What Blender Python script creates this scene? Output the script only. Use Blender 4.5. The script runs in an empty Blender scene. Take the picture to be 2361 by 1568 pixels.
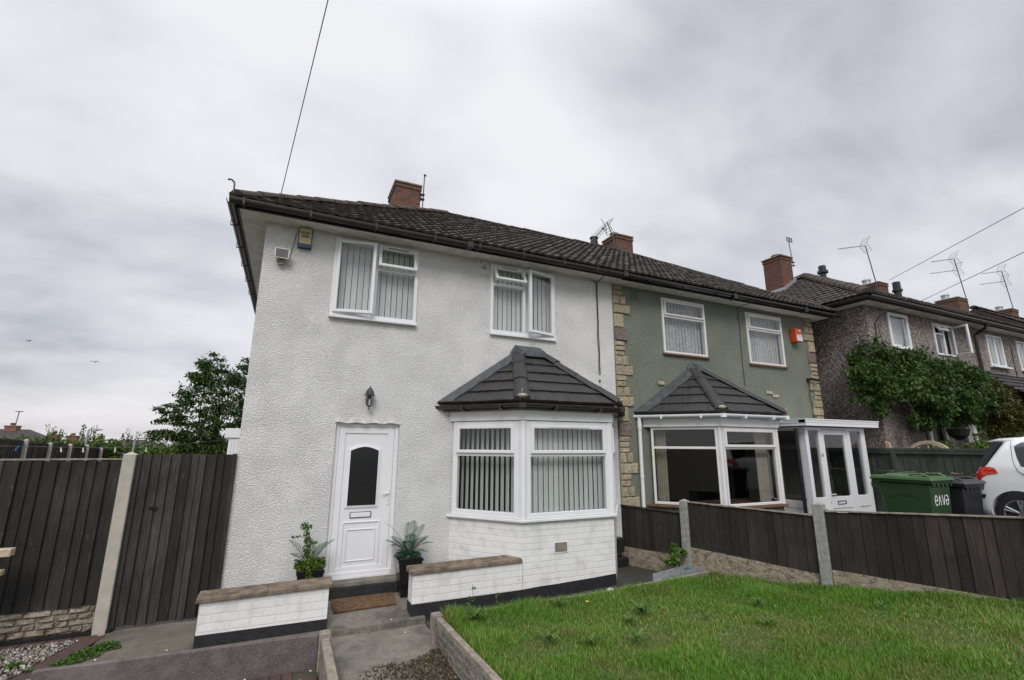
import bpy, bmesh, math, random
import numpy as np
from mathutils import Vector, Matrix
random.seed(7); RNG = np.random.default_rng(11)
R = math.radians
S = bpy.context.scene
COL = S.collection

# ------------------------------------------------------------------ camera
cam_d = bpy.data.cameras.new('camera'); cam = bpy.data.objects.new('camera', cam_d); COL.objects.link(cam)
cam_d.sensor_width = 36.0; cam_d.lens = 36.0 * 1088.93 / 2361.0
cam_d.clip_start = 0.05; cam_d.clip_end = 2000
YAW, PITCH, ROLL = 0.434239, 0.220230, 0.0049435
f = Vector((math.sin(YAW)*math.cos(PITCH), math.cos(YAW)*math.cos(PITCH), math.sin(PITCH)))
r_ = Vector((math.cos(YAW), -math.sin(YAW), 0)); u_ = r_.cross(f)
r2 = r_*math.cos(ROLL) + u_*math.sin(ROLL); u2 = -r_*math.sin(ROLL) + u_*math.cos(ROLL)
m = Matrix(((r2.x, u2.x, -f.x), (r2.y, u2.y, -f.y), (r2.z, u2.z, -f.z))).to_4x4()
m.translation = Vector((0.5711, -7.211, 1.8393)); cam.matrix_world = m
S.camera = cam

# ------------------------------------------------------------------ world (overcast daylight)
SUN_EL, SUN_AZ = 42, 205          # azimuth clockwise from +Y: behind and left of the camera
W = bpy.data.worlds.new("World"); S.world = W; W.use_nodes = True
nt = W.node_tree; nt.nodes.clear()
def nd(nt, t, **kw):
    n = nt.nodes.new(t)
    for k, v in kw.items():
        if k.startswith('i_'):
            key = k[2:].replace('_', ' ')
            n.inputs[key].default_value = v
        else: setattr(n, k, v)
    return n
def lk(nt, a, b): nt.links.new(a, b)
def mixc(nt, fac, a, b, mode='MIX'):
    n = nt.nodes.new('ShaderNodeMix'); n.data_type = 'RGBA'; n.blend_type = mode
    for s, v in ((n.inputs[0], fac), (n.inputs[6], a), (n.inputs[7], b)):
        if hasattr(v, 'links'): nt.links.new(v, s)
        else: s.default_value = v if not isinstance(v, tuple) else (*v[:3], 1)
    return n.outputs[2]
def mth(nt, op, a, b=None, c=None):
    n = nt.nodes.new('ShaderNodeMath'); n.operation = op
    for i, v in enumerate((a, b, c)):
        if v is None: continue
        if hasattr(v, 'links'): nt.links.new(v, n.inputs[i])
        else: n.inputs[i].default_value = v
    return n.outputs[0]
def rng(nt, v, a, b, c=0., d=1., smooth=True):
    n = nt.nodes.new('ShaderNodeMapRange')
    if smooth: n.interpolation_type = 'SMOOTHSTEP'
    nt.links.new(v, n.inputs[0])
    for i, x in enumerate((a, b, c, d)): n.inputs[i+1].default_value = x
    return n.outputs[0]
def ramp(nt, v, stops):
    n = nt.nodes.new('ShaderNodeValToRGB'); nt.links.new(v, n.inputs[0])
    e = n.color_ramp.elements
    e[0].position, e[0].color = stops[0][0], (*stops[0][1], 1)
    e[1].position, e[1].color = stops[-1][0], (*stops[-1][1], 1)
    for p, c in stops[1:-1]:
        x = e.new(p); x.color = (*c, 1)
    return n.outputs[0]
sky = nd(nt, 'ShaderNodeTexSky', sky_type='NISHITA', sun_disc=False)
sky.sun_elevation = R(SUN_EL); sky.sun_rotation = R(SUN_AZ)
tc = nd(nt, 'ShaderNodeTexCoord'); D = tc.outputs['Generated']
sep = nd(nt, 'ShaderNodeSeparateXYZ'); lk(nt, D, sep.inputs[0])
zz = mth(nt, 'ADD', mth(nt, 'MAXIMUM', sep.outputs[2], 0.0), 0.38)
cx = nd(nt, 'ShaderNodeCombineXYZ'); lk(nt, mth(nt, 'DIVIDE', sep.outputs[0], zz), cx.inputs[0]); lk(nt, mth(nt, 'DIVIDE', sep.outputs[1], zz), cx.inputs[1])
mp = nd(nt, 'ShaderNodeMapping'); lk(nt, cx.outputs[0], mp.inputs[0]); mp.inputs['Rotation'].default_value = (0, 0, R(-32)); mp.inputs['Scale'].default_value = (0.75, 1.15, 1)
n1 = nd(nt, 'ShaderNodeTexNoise', i_Scale=1.35, i_Detail=5.0, i_Roughness=0.46, i_Distortion=0.2); lk(nt, mp.outputs[0], n1.inputs[0])
n2 = nd(nt, 'ShaderNodeTexNoise', i_Scale=4.4, i_Detail=6.0, i_Roughness=0.5, i_Distortion=0.3); lk(nt, mp.outputs[0], n2.inputs[0])
base = mth(nt, 'ADD', mth(nt, 'MULTIPLY', n1.outputs[0], 0.64), mth(nt, 'MULTIPLY', n2.outputs[0], 0.36))
# broad darker banks of cloud towards given compass directions, ragged by the noise
dist = mixc(nt, 0.10, D, n1.outputs['Color'], 'ADD')
def bank(az, el, inner, outer, amt):
    v = (math.sin(R(az))*math.cos(R(el)), math.cos(R(az))*math.cos(R(el)), math.sin(R(el)))
    n = nd(nt, 'ShaderNodeVectorMath', operation='DOT_PRODUCT'); lk(nt, dist, n.inputs[0]); n.inputs[1].default_value = v
    return rng(nt, n.outputs['Value'], math.cos(R(outer)), math.cos(R(inner))+0.03, 0, amt)
t = base
for b in [(70, 36, 4, 28, -0.165), (-24, 30, 2, 20, -0.03), (-16, 44, 2, 22, 0.06), (-13, 5.5, 0, 10, -0.09), (22, 40, 3, 30, 0.09), (45, 22, 3, 24, 0.07), (-12, 17, 0, 13, 0.06)]:
    t = mth(nt, 'ADD', t, bank(*b))
cl = ramp(nt, t, [(0.24, (0.31, 0.325, 0.365)), (0.36, (0.41, 0.425, 0.465)), (0.45, (0.53, 0.545, 0.59)), (0.54, (0.645, 0.65, 0.69)), (0.66, (0.735, 0.735, 0.765))])
# warm pale light low over the horizon
warm = rng(nt, sep.outputs[2], 0.16, 0.0, 0, 0.45)
cl = mixc(nt, warm, cl, (0.68, 0.63, 0.61))
# an overcast sky is brighter overhead than at the horizon
zen = rng(nt, sep.outputs[2], 0.70, 0.95, 1.0, 2.6)
cl2 = nd(nt, 'ShaderNodeVectorMath', operation='SCALE'); lk(nt, cl, cl2.inputs[0]); lk(nt, zen, cl2.inputs['Scale'])
bg1 = nd(nt, 'ShaderNodeBackground', i_Strength=0.05); lk(nt, sky.outputs[0], bg1.inputs[0])
bg2 = nd(nt, 'ShaderNodeBackground', i_Strength=1.0); lk(nt, cl2.outputs[0], bg2.inputs[0])
mx = nd(nt, 'ShaderNodeMixShader', i_Fac=0.94); lk(nt, bg1.outputs[0], mx.inputs[1]); lk(nt, bg2.outputs[0], mx.inputs[2])
wo = nd(nt, 'ShaderNodeOutputWorld'); lk(nt, mx.outputs[0], wo.inputs[0])
sd = bpy.data.lights.new('sun', 'SUN'); sd.energy = 1.5; sd.angle = R(25); sd.color = (1, 0.97, 0.93)
so = bpy.data.objects.new('sun', sd); COL.objects.link(so)
dv = Vector((math.sin(R(SUN_AZ))*math.cos(R(SUN_EL)), math.cos(R(SUN_AZ))*math.cos(R(SUN_EL)), math.sin(R(SUN_EL))))
so.rotation_euler = dv.to_track_quat('Z', 'Y').to_euler(); so.location = dv*50
S.view_settings.view_transform = 'Standard'; S.view_settings.look = 'None'
S.view_settings.exposure = 0.33; S.view_settings.gamma = 1.0
S.cycles.max_bounces = 8; S.cycles.transparent_max_bounces = 16

# ------------------------------------------------------------------ materials
MATS = {}
def newmat(name):
    M = bpy.data.materials.new(name); M.use_nodes = True; nt = M.node_tree; nt.nodes.clear()
    o = nd(nt, 'ShaderNodeOutputMaterial'); p = nd(nt, 'ShaderNodeBsdfPrincipled'); lk(nt, p.outputs[0], o.inputs[0])
    t = nd(nt, 'ShaderNodeTexCoord')
    MATS[name] = M
    return M, nt, p, t.outputs['Object'], o
def noise(nt, vec, scale, detail=4, rough=.55, sc=None, dist=0.0):
    if sc is not None:
        mp = nd(nt, 'ShaderNodeMapping'); lk(nt, vec, mp.inputs[0]); mp.inputs['Scale'].default_value = sc; vec = mp.outputs[0]
    n = nd(nt, 'ShaderNodeTexNoise', i_Scale=scale, i_Detail=float(detail), i_Roughness=rough, i_Distortion=dist); lk(nt, vec, n.inputs[0])
    return n.outputs[0]
def bump(nt, p, h, strength=.5, dist=.01, prev=None):
    b = nd(nt, 'ShaderNodeBump', i_Strength=strength, i_Distance=dist); lk(nt, h, b.inputs['Height'])
    if prev is not None: lk(nt, prev, b.inputs['Normal'])
    lk(nt, b.outputs[0], p.inputs['Normal']); return b.outputs[0]
def island(nt):
    g = nd(nt, 'ShaderNodeNewGeometry'); return g.outputs['Random Per Island']
def simple(name, c, rough=.5, var=.15, sc=6, bmp=0, bsc=60, metal=0, spec=.5, iso=0):
    M, nt, p, v, o = newmat(name)
    n = noise(nt, v, sc, 5)
    lo = tuple(x*(1-var) for x in c); hi = tuple(min(1, x*(1+var)) for x in c)
    col = ramp(nt, n, [(.3, lo), (.7, hi)])
    if iso:
        col = mixc(nt, 1.0, col, ramp(nt, island(nt), [(0, (1-iso,)*3), (1, (1+iso,)*3)]), 'MULTIPLY')
    lk(nt, col, p.inputs['Base Color']); p.inputs['Roughness'].default_value = rough; p.inputs['Metallic'].default_value = metal
    p.inputs['Specular IOR Level'].default_value = spec
    if bmp: bump(nt, p, noise(nt, v, bsc, 4), bmp, .01)
    return M
def walluv(nt, v, sx=1., sz=1.):
    s = nd(nt, 'ShaderNodeSeparateXYZ'); lk(nt, v, s.inputs[0])
    c = nd(nt, 'ShaderNodeCombineXYZ'); lk(nt, mth(nt, 'ADD', s.outputs[0], s.outputs[1]), c.inputs[0]); lk(nt, s.outputs[2], c.inputs[1])
    return c.outputs[0]
simple('upvc', (.74, .74, .76), .32, .03, 3)
simple('upvc_grey', (.60, .60, .60), .35, .05, 3)
simple('old_white_paint', (.68, .67, .63), .6, .16, 9, .15, 80)
simple('aluminium_frame', (.70, .69, .67), .4, .06, 5)
simple('brown_plastic', (.030, .022, .021), .35, .25, 8)
simple('black_plastic', (.016, .016, .018), .35, .25, 8)
simple('black_gloss', (.010, .010, .012), .15, .2, 8)
simple('black_paint', (.018, .018, .021), .55, .35, 14, .5, 35)
simple('concrete', (.30, .28, .25), .9, .22, 14, .6, 120)
simple('old_concrete', (.25, .215, .175), .95, .40, 12, .9, 90)
simple('coping_concrete', (.175, .135, .098), .95, .55, 9, 1., 110)
simple('concrete_post', (.42, .39, .34), .9, .10, 10, .4, 150)
simple('grey_post', (.27, .27, .25), .9, .25, 20, .4, 150)
simple('lead', (.085, .09, .10), .45, .35, 9, .3, 12, .2)
simple('mortar', (.36, .31, .25), .95, .25, 30, .8, 60)
simple('cream_plastic', (.55, .47, .27), .4, .05, 5)
simple('blue_plastic', (.02, .03, .12), .4, .1, 5)
simple('ink', (.02, .018, .025), .6, 0, 5)
simple('white_ink', (.8, .8, .8), .5, 0, 5)
simple('orange_plastic', (.50, .075, .018), .4, .08, 5)
simple('rusty_metal', (.22, .17, .12), .7, .5, 40, .3, 80)
simple('steel', (.32, .32, .33), .35, .15, 20, 0, 60, .8)
simple('galvanised', (.36, .38, .40), .5, .2, 20, .1, 60, .5)
simple('aerial_metal', (.10, .10, .10), .5, .2, 20, 0, 60, .3)
simple('cable_black', (.015, .015, .017), .5, .1, 5)
simple('cable_grey', (.13, .13, .14), .6, .1, 5)
simple('lantern_metal', (.06, .065, .075), .35, .3, 20, 0, 60, .4)
simple('green_bin', (.020, .052, .017), .38, .18, 3)
simple('green_lid', (.055, .12, .042), .42, .15, 5)
simple('dark_bin', (.018, .018, .022), .4, .2, 3)
simple('dark_lid', (.06, .06, .065), .45, .15, 5)
simple('car_paint', (.74, .75, .76), .16, .01, 2)
simple('tyre', (.012, .012, .012), .8, .2, 30)
simple('red_lens', (.42, .012, .010), .12, .1, 20)
simple('clear_red_lens', (.62, .05, .03), .10, .1, 20)
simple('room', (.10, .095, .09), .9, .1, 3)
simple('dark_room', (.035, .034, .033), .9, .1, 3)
simple('blind', (.72, .72, .70), .8, .05, 3, iso=.06)
simple('curtain', (.50, .45, .36), .9, .15, 14)
simple('net_curtain', (.60, .60, .60), .9, .25, 20)
simple('sill_timber', (.16, .08, .05), .7, .3, 20)
simple('coir', (.135, .078, .038), 1.0, .55, 25, .9, 200)
simple('pale_timber', (.48, .38, .27), .8, .25, 20, .3, 60)
simple('soil', (.045, .034, .026), 1.0, .5, 30, 1., 60)
simple('terracotta', (.17, .065, .04), .9, .3, 20)
simple('trunk_bark', (.07, .055, .04), .95, .3, 30, .8, 60)
simple('green_plastic', (.01, .16, .06), .4, .1, 10)
simple('blue_peg', (.03, .16, .40), .4, .1, 10)
simple('petal_white', (.75, .75, .72), .7, .05, 10)
simple('petal_purple', (.20, .16, .55), .7, .1, 10)
simple('petal_yellow', (.75, .50, .02), .7, .05, 10)
simple('bird_grey', (.12, .12, .13), .8, .1, 10)
simple('blue_box', (.01, .012, .16), .5, .1, 10)
simple('lamp_head', (.30, .31, .33), .5, .1, 5)
simple('debris_white', (.6, .57, .52), .8, .15, 30)

def m_roughcast(name, c, size=1., spots=.12, strength=1.0, stretch=(1, 1, 1.5)):
    M, nt, p, v, o = newmat(name)
    n0 = noise(nt, v, 40*size, 5, .62, stretch, .25)
    n1 = noise(nt, v, 70*size, 3, .6)
    big = noise(nt, v, .9, 5, .6)
    h = mth(nt, 'ADD', mth(nt, 'MULTIPLY', rng(nt, n0, .36, .66), 1.), mth(nt, 'MULTIPLY', n1, .5))
    col = ramp(nt, big, [(.3, tuple(x*.92 for x in c)), (.7, tuple(x*1.04 for x in c))])
    dirt = mth(nt, 'MULTIPLY', rng(nt, noise(nt, v, 42*size, 3, .7), .56, .72), spots)     # grime specks lodged in the texture
    patch = rng(nt, noise(nt, v, 1.6, 4, .6), .38, .62, .25, 1)
    col = mixc(nt, mth(nt, 'MULTIPLY', dirt, patch), col, (.10, .095, .085))
    runs = mth(nt, 'MULTIPLY', rng(nt, noise(nt, v, 5, 4, .65, (1, 1, .12)), .50, .72), rng(nt, noise(nt, v, 2.6, 3), .50, .66, 0, .13))   # weather runs
    col = mixc(nt, runs, col, tuple(x*.45 for x in c))
    lk(nt, col, p.inputs['Base Color']); p.inputs['Roughness'].default_value = .9
    h = mth(nt, 'MULTIPLY', h, rng(nt, noise(nt, v, 1.9, 3), .32, .66, .75, 1.15))
    bump(nt, p, h, strength, .012)
    return M
m_roughcast('white_roughcast', (.845, .845, .83), 1.0, .6, 1.0)
m_roughcast('green_roughcast', (.215, .235, .19), 1.3, .7, 1.0, (1.4, 1.4, .45))
def m_pebble(name, base, sc=38):
    M, nt, p, v, o = newmat(name)
    vo = nd(nt, 'ShaderNodeTexVoronoi', i_Scale=float(sc)); lk(nt, v, vo.inputs[0])
    s = nd(nt, 'ShaderNodeSeparateColor'); lk(nt, vo.outputs['Color'], s.inputs[0])
    col = ramp(nt, s.outputs[0], [(0, (.06, .05, .045)), (.3, (.14, .115, .105)), (.6, (.22, .185, .17)), (.85, (.33, .28, .26)), (1, (.5, .47, .45))])
    col = mixc(nt, rng(nt, noise(nt, v, .8, 4), .35, .7, 0, .35), col, base)
    lk(nt, col, p.inputs['Base Color']); p.inputs['Roughness'].default_value = .9
    bump(nt, p, vo.outputs['Distance'], -.8, .012)
m_pebble('pebbledash', (.13, .11, .10))
def m_brick(name, c1, c2, mort, w=.225, h=.075, ms=.012, rough=.85, bs=.6, bd=.006, grime=.35, grc=(.05, .045, .04), sq=1):
    M, nt, p, v, o = newmat(name)
    uv = walluv(nt, v)
    wob = nd(nt, 'ShaderNodeVectorMath', operation='ADD'); lk(nt, uv, wob.inputs[0])
    nz = nd(nt, 'ShaderNodeTexNoise', i_Scale=9.0); lk(nt, v, nz.inputs[0])
    sc = nd(nt, 'ShaderNodeVectorMath', operation='SCALE', i_Scale=.02); lk(nt, nz.outputs['Color'], sc.inputs[0]); lk(nt, sc.outputs[0], wob.inputs[1])
    b = nd(nt, 'ShaderNodeTexBrick'); lk(nt, wob.outputs[0], b.inputs[0])
    b.inputs['Scale'].default_value = 1; b.inputs['Brick Width'].default_value = w; b.inputs['Row Height'].default_value = h
    b.inputs['Mortar Size'].default_value = ms; b.inputs['Mortar Smooth'].default_value = .3
    b.inputs['Color1'].default_value = (*c1, 1); b.inputs['Color2'].default_value = (*c2, 1); b.inputs['Mortar'].default_value = (*mort, 1)
    g = rng(nt, noise(nt, v, 5, 5, .6), .45, .75, 0, grime)
    col = mixc(nt, g, b.outputs['Color'], grc)
    lk(nt, col, p.inputs['Base Color']); p.inputs['Roughness'].default_value = rough
    hh = mth(nt, 'ADD', mth(nt, 'MULTIPLY', b.outputs['Fac'], -1.), mth(nt, 'MULTIPLY', noise(nt, v, 45, 4, .65), .55))
    bump(nt, p, hh, bs, bd)
    return M
m_brick('red_brick', (.17, .055, .032), (.085, .034, .024), (.11, .08, .058), grime=.8)
m_brick('white_brick', (.76, .76, .745), (.74, .74, .725), (.70, .70, .69), w=.24, h=.082, ms=.008, bs=.55, bd=.006, grime=.38, grc=(.34, .31, .26))
m_brick('far_brick', (.28, .09, .05), (.2, .06, .04), (.2, .15, .1), grime=.2)
m_brick('red_paver', (.085, .045, .038), (.055, .038, .035), (.035, .03, .026), w=.2, h=.1, ms=.006)
def m_rock(name, a, b, dirt):
    M, nt, p, v, o = newmat(name)
    n = noise(nt, v, 9, 6, .65, (1, 1, 1.6), .5); n3 = noise(nt, v, 34, 4, .6, (1, 1, 2.0))
    col = ramp(nt, mth(nt, 'ADD', mth(nt, 'MULTIPLY', n, .6), mth(nt, 'MULTIPLY', n3, .4)), [(.36, dirt), (.47, a), (.62, b)])
    col = mixc(nt, 1., col, ramp(nt, island(nt), [(0, (.7,.7,.7)), (1, (1.15,1.12,1.08))]), 'MULTIPLY')
    lk(nt, col, p.inputs['Base Color']); p.inputs['Roughness'].default_value = .95
    bump(nt, p, mth(nt, 'ADD', n, mth(nt, 'MULTIPLY', n3, .5)), 1., .03)
m_rock('stone_gravel_board', (.26, .22, .165), (.42, .37, .30), (.07, .052, .036))
def rockface(s, a, b, z0, z1, th=.02, seed=0, off=.0, rh=.062):
    """cast board with a rock-faced pattern: rows of rough blocks standing proud of a backing"""
    rs = random.Random(seed); a, b = Vector((*a,0)), Vector((*b,0)); d = (b-a).normalized(); L = (b-a).length; n = Vector((d.y,-d.x,0)); Z = Vector((0,0,1))
    f0 = z0 if callable(z0) else (lambda t: z0); f1 = z1 if callable(z1) else (lambda t: z1)
    s.hexa([a+Z*f0(0)-n*.02, b+Z*f0(1)-n*.02, b+Z*f0(1)+n*off, a+Z*f0(0)+n*off], [a+Z*f1(0)-n*.02, b+Z*f1(1)-n*.02, b+Z*f1(1)+n*off, a+Z*f1(0)+n*off])
    H = max(f1(0)-f0(0), f1(1)-f0(1)); rows = int(H/rh)+1
    for r in range(rows):
        t = -rs.uniform(0, .15)
        while t < L:
            w = rs.uniform(.09, .30); t0, t1 = max(0, t), min(L, t+w-.008); t += w
            if t1-t0 < .03: continue
            q0, q1 = f1(t0/L)-r*rh, f1(t1/L)-r*rh; e0, e1 = max(q0-rh+.006, f0(t0/L)), max(q1-rh+.006, f0(t1/L))
            if q0-e0 < .01: continue
            o = lambda: n*(off+th*rs.uniform(.35, 1.2)); m = rs.uniform(.002, .010)
            A, B = a+d*t0+n*off, a+d*t1+n*off; A2, B2_ = a+d*(t0+.008), a+d*(t1-.008); C2_ = a+d*((t0+t1)/2)
            zc = lambda u, k: (e0+(e1-e0)*u)*(1-k)+(q0+(q1-q0)*u)*k
            V = [A+Z*e0, B+Z*e1, B+Z*(q1-.002), A+Z*(q0-.002), A2+o()+Z*zc(.05,.2), C2_+o()*1.2+Z*zc(.5,.15+m*10), B2_+o()+Z*zc(.95,.2), B2_+o()*.9+Z*zc(.95,.85), C2_+o()*.9+Z*zc(.5,.85), A2+o()*.9+Z*zc(.05,.85)]
            s.add(V, [(0,1,6,5,4), (1,2,7,6), (2,3,9,8,7), (3,0,4,9), (4,5,8,9), (5,6,7,8)])
m_rock('grey_stone_board', (.15, .145, .135), (.28, .27, .25), (.06, .05, .042))
def m_tile(name, stops, lichen, lc, rough=.75):
    M, nt, p, v, o = newmat(name)
    a = noise(nt, v, 7, 5, .65); b = noise(nt, v, 60, 3, .6)
    col = ramp(nt, mth(nt, 'ADD', mth(nt, 'MULTIPLY', a, .6), mth(nt, 'MULTIPLY', b, .4)), stops)
    l = rng(nt, noise(nt, v, 16, 5, .7), .58, .72, 0, lichen)
    col = mixc(nt, l, col, lc)
    lk(nt, col, p.inputs['Base Color']); p.inputs['Roughness'].default_value = rough
    bump(nt, p, b, .5, .01)
m_tile('brown_roof_tile', [(.3, (.022, .0175, .0145)), (.5, (.042, .033, .028)), (.7, (.072, .058, .049))], .5, (.12, .10, .075))
m_tile('mossy_ridge_tile', [(.3, (.030, .024, .020)), (.5, (.060, .046, .037)), (.7, (.095, .075, .06))], .7, (.16, .13, .08), .95)
m_tile('slate_grey_tile', [(.3, (.020, .019, .019)), (.5, (.036, .034, .034)), (.7, (.055, .052, .052))], .12, (.10, .095, .09), .6)
def m_wood(name, a, b, grain=1., iso=.4, streak=(.10, .09, .085)):
    M, nt, p, v, o = newmat(name)
    g = noise(nt, v, 85, 4, .6, (1, 1, .05), .3); kn = noise(nt, v, 16, 4, .6, (1, 1, .35), 2.5)
    col = ramp(nt, g, [(.3, a), (.7, b)])
    col = mixc(nt, 1., col, ramp(nt, island(nt), [(0, (1-iso,)*3), (1, (1+iso,)*3)]), 'MULTIPLY')
    col = mixc(nt, 1., col, ramp(nt, noise(nt, v, 2.6, 4, .6, (1, 1, .7), .6), [(.32, (.55,)*3), (.68, (1.35,)*3)]), 'MULTIPLY')
    col = mixc(nt, mth(nt, 'MULTIPLY', rng(nt, kn, .60, .72), rng(nt, g, .4, .6, 0, .6)), col, streak)
    lk(nt, col, p.inputs['Base Color']); p.inputs['Roughness'].default_value = .85
    bump(nt, p, g, .6*grain, .006)
m_wood('weathered_board', (.012, .0105, .0098), (.042, .037, .034), 1.8, .75, (.11, .10, .092))
m_wood('dark_board', (.011, .0085, .0072), (.031, .0235, .019), 1.2, .6, (.05, .042, .035))
m_wood('green_board', (.040, .048, .038), (.062, .072, .058), .4, .12, (.05, .055, .045))
m_wood('far_board', (.018, .013, .011), (.040, .028, .023), .4, .2)
def m_stone(name, stops):
    M, nt, p, v, o = newmat(name)
    i = island(nt)
    col = ramp(nt, i, stops)
    n = noise(nt, v, 22, 5, .65)
    col = mixc(nt, 1., col, ramp(nt, n, [(.32, (.55, .55, .55)), (.65, (1.15, 1.15, 1.15))]), 'MULTIPLY')
    lk(nt, col, p.inputs['Base Color']); p.inputs['Roughness'].default_value = .9
    bump(nt, p, noise(nt, v, 11, 6, .65), 1., .05)
m_stone('quoin_stone', [(0, (.42, .355, .235)), (.5, (.36, .31, .21)), (1, (.50, .43, .31))])
m_stone('pink_stone', [(0, (.25, .18, .155)), (1, (.20, .155, .14))])
def m_gravel(name, stops):
    M, nt, p, v, o = newmat(name)
    col = ramp(nt, island(nt), stops); lk(nt, col, p.inputs['Base Color']); p.inputs['Roughness'].default_value = .85
m_gravel('gravel', [(0, (.08, .065, .052)), (.45, (.19, .165, .135)), (.85, (.36, .325, .28)), (1, (.58, .55, .51))])
m_gravel('dark_mulch', [(0, (.020, .014, .009)), (.5, (.055, .038, .024)), (.8, (.075, .075, .022)), (.95, (.15, .11, .07)), (1, (.28, .23, .17))])
def m_paving(name, a, b, wet, wc, sc=3.):
    M, nt, p, v, o = newmat(name)
    n = noise(nt, v, sc, 6, .65); f = noise(nt, v, 90, 4, .6)
    col = ramp(nt, n, [(.3, a), (.7, b)])
    col = mixc(nt, 1., col, ramp(nt, f, [(.35, (.62,)*3), (.65, (1.3,)*3)]), 'MULTIPLY')
    col = mixc(nt, rng(nt, noise(nt, v, 1.4, 5, .7), .48, .62, 0, wet), col, wc)
    lk(nt, col, p.inputs['Base Color']); p.inputs['Roughness'].default_value = .85
    bump(nt, p, mth(nt, 'ADD', f, mth(nt, 'MULTIPLY', noise(nt, v, 12, 4), 1.)), .8, .01)
m_paving('path_concrete', (.13, .115, .095), (.25, .225, .19), .75, (.075, .068, .055), 5)
m_paving('slab_concrete', (.12, .10, .08), (.20, .175, .145), .6, (.07, .06, .05))
m_paving('damp_path', (.035, .03, .027), (.07, .06, .052), .7, (.03, .038, .018), 5)
m_paving('earth', (.05, .045, .03), (.09, .08, .05), .5, (.04, .06, .02), 2)
m_paving('drive_tarmac', (.05, .05, .05), (.08, .08, .08), .3, (.04, .04, .04), 4)
m_paving('board_face', (.095, .078, .075), (.155, .13, .125), .5, (.21, .19, .175), 9)
def m_leaf(name, dark, light, yellow, yamt=.1, attr=False, rough=.45, trans=.25, patch=None):
    M = bpy.data.materials.new(name); M.use_nodes = True; nt = M.node_tree; nt.nodes.clear(); MATS[name] = M
    o = nd(nt, 'ShaderNodeOutputMaterial'); p = nd(nt, 'ShaderNodeBsdfPrincipled'); tr = nd(nt, 'ShaderNodeBsdfTranslucent'); mx = nd(nt, 'ShaderNodeMixShader', i_Fac=trans)
    a = nd(nt, 'ShaderNodeAttribute', attribute_name='rnd').outputs['Fac']
    t = nd(nt, 'ShaderNodeTexCoord')
    col = ramp(nt, a, [(0, dark), (1-yamt-.05, light), (1, yellow)])
    if patch:
        n = noise(nt, t.outputs['Object'], patch[1], 4, .6)
        col = mixc(nt, rng(nt, n, patch[2], patch[3], 0, patch[4]), col, patch[0])
    lk(nt, col, p.inputs['Base Color']); lk(nt, col, tr.inputs[0]); p.inputs['Roughness'].default_value = rough
    p.inputs['Specular IOR Level'].default_value = .3
    lk(nt, p.outputs[0], mx.inputs[1]); lk(nt, tr.outputs[0], mx.inputs[2]); lk(nt, mx.outputs[0], o.inputs[0])
m_leaf('grass_blade', (.045, .135, .012), (.145, .295, .028), (.40, .38, .14), .10, trans=.3, patch=((.20, .20, .06), 1.9, .46, .68, .6))
m_paving('thatch', (.06, .085, .018), (.10, .11, .035), .5, (.05, .085, .015), 6)
m_leaf('tree_leaf', (.022, .054, .014), (.062, .118, .022), (.13, .17, .04), .12)
m_leaf('climber_leaf', (.018, .045, .012), (.075, .15, .028), (.17, .22, .06), .15)
m_leaf('autumn_leaf', (.03, .045, .012), (.085, .095, .02), (.16, .09, .03), .3)
m_leaf('hedge_leaf', (.045, .085, .018), (.12, .19, .035), (.20, .26, .07), .15)
m_leaf('weed_leaf', (.045, .10, .020), (.10, .19, .035), (.16, .24, .06), .1)
m_leaf('fern_leaf', (.02, .06, .03), (.05, .12, .07), (.10, .18, .11), .2)
m_leaf('bedding_leaf', (.06, .12, .015), (.13, .22, .025), (.25, .16, .06), .15)
def m_glass(name, tint=(.9, .92, .92), refl=1.0, rough=0.0):
    M = bpy.data.materials.new(name); M.use_nodes = True; nt = M.node_tree; nt.nodes.clear(); MATS[name] = M
    o = nd(nt, 'ShaderNodeOutputMaterial'); tr = nd(nt, 'ShaderNodeBsdfTransparent'); gl = nd(nt, 'ShaderNodeBsdfGlossy', i_Roughness=rough); mx = nd(nt, 'ShaderNodeMixShader')
    tr.inputs[0].default_value = (*tint, 1)
    fr = nd(nt, 'ShaderNodeFresnel', i_IOR=1.5)
    g = nd(nt, 'ShaderNodeNewGeometry')
    front = mth(nt, 'SUBTRACT', 1.0, g.outputs['Backfacing'])
    fac = mth(nt, 'MULTIPLY', mth(nt, 'MINIMUM', mth(nt, 'MULTIPLY', fr.outputs[0], 1.7*refl), 1.0), front)
    lk(nt, fac, mx.inputs[0]); lk(nt, tr.outputs[0], mx.inputs[1]); lk(nt, gl.outputs[0], mx.inputs[2]); lk(nt, mx.outputs[0], o.inputs[0])
m_glass('window_glass'); m_glass('old_glass', (.85, .86, .86), 1.0, .004); m_glass('car_glass', (.12, .13, .13), 1.2); m_glass('clear_glass', (.93, .93, .93), .8)
def m_doorglass():
    M, nt, p, v, o = newmat('leaded_glass')
    vo = nd(nt, 'ShaderNodeTexVoronoi', i_Scale=22.0, feature='DISTANCE_TO_EDGE'); lk(nt, v, vo.inputs[0])
    col = ramp(nt, vo.outputs['Distance'], [(.0, (.035, .035, .035)), (.03, (.012, .013, .014))])
    lk(nt, col, p.inputs['Base Color']); p.inputs['Roughness'].default_value = .08
    bump(nt, p, noise(nt, v, 40, 3), .15, .004)
m_doorglass()

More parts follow.
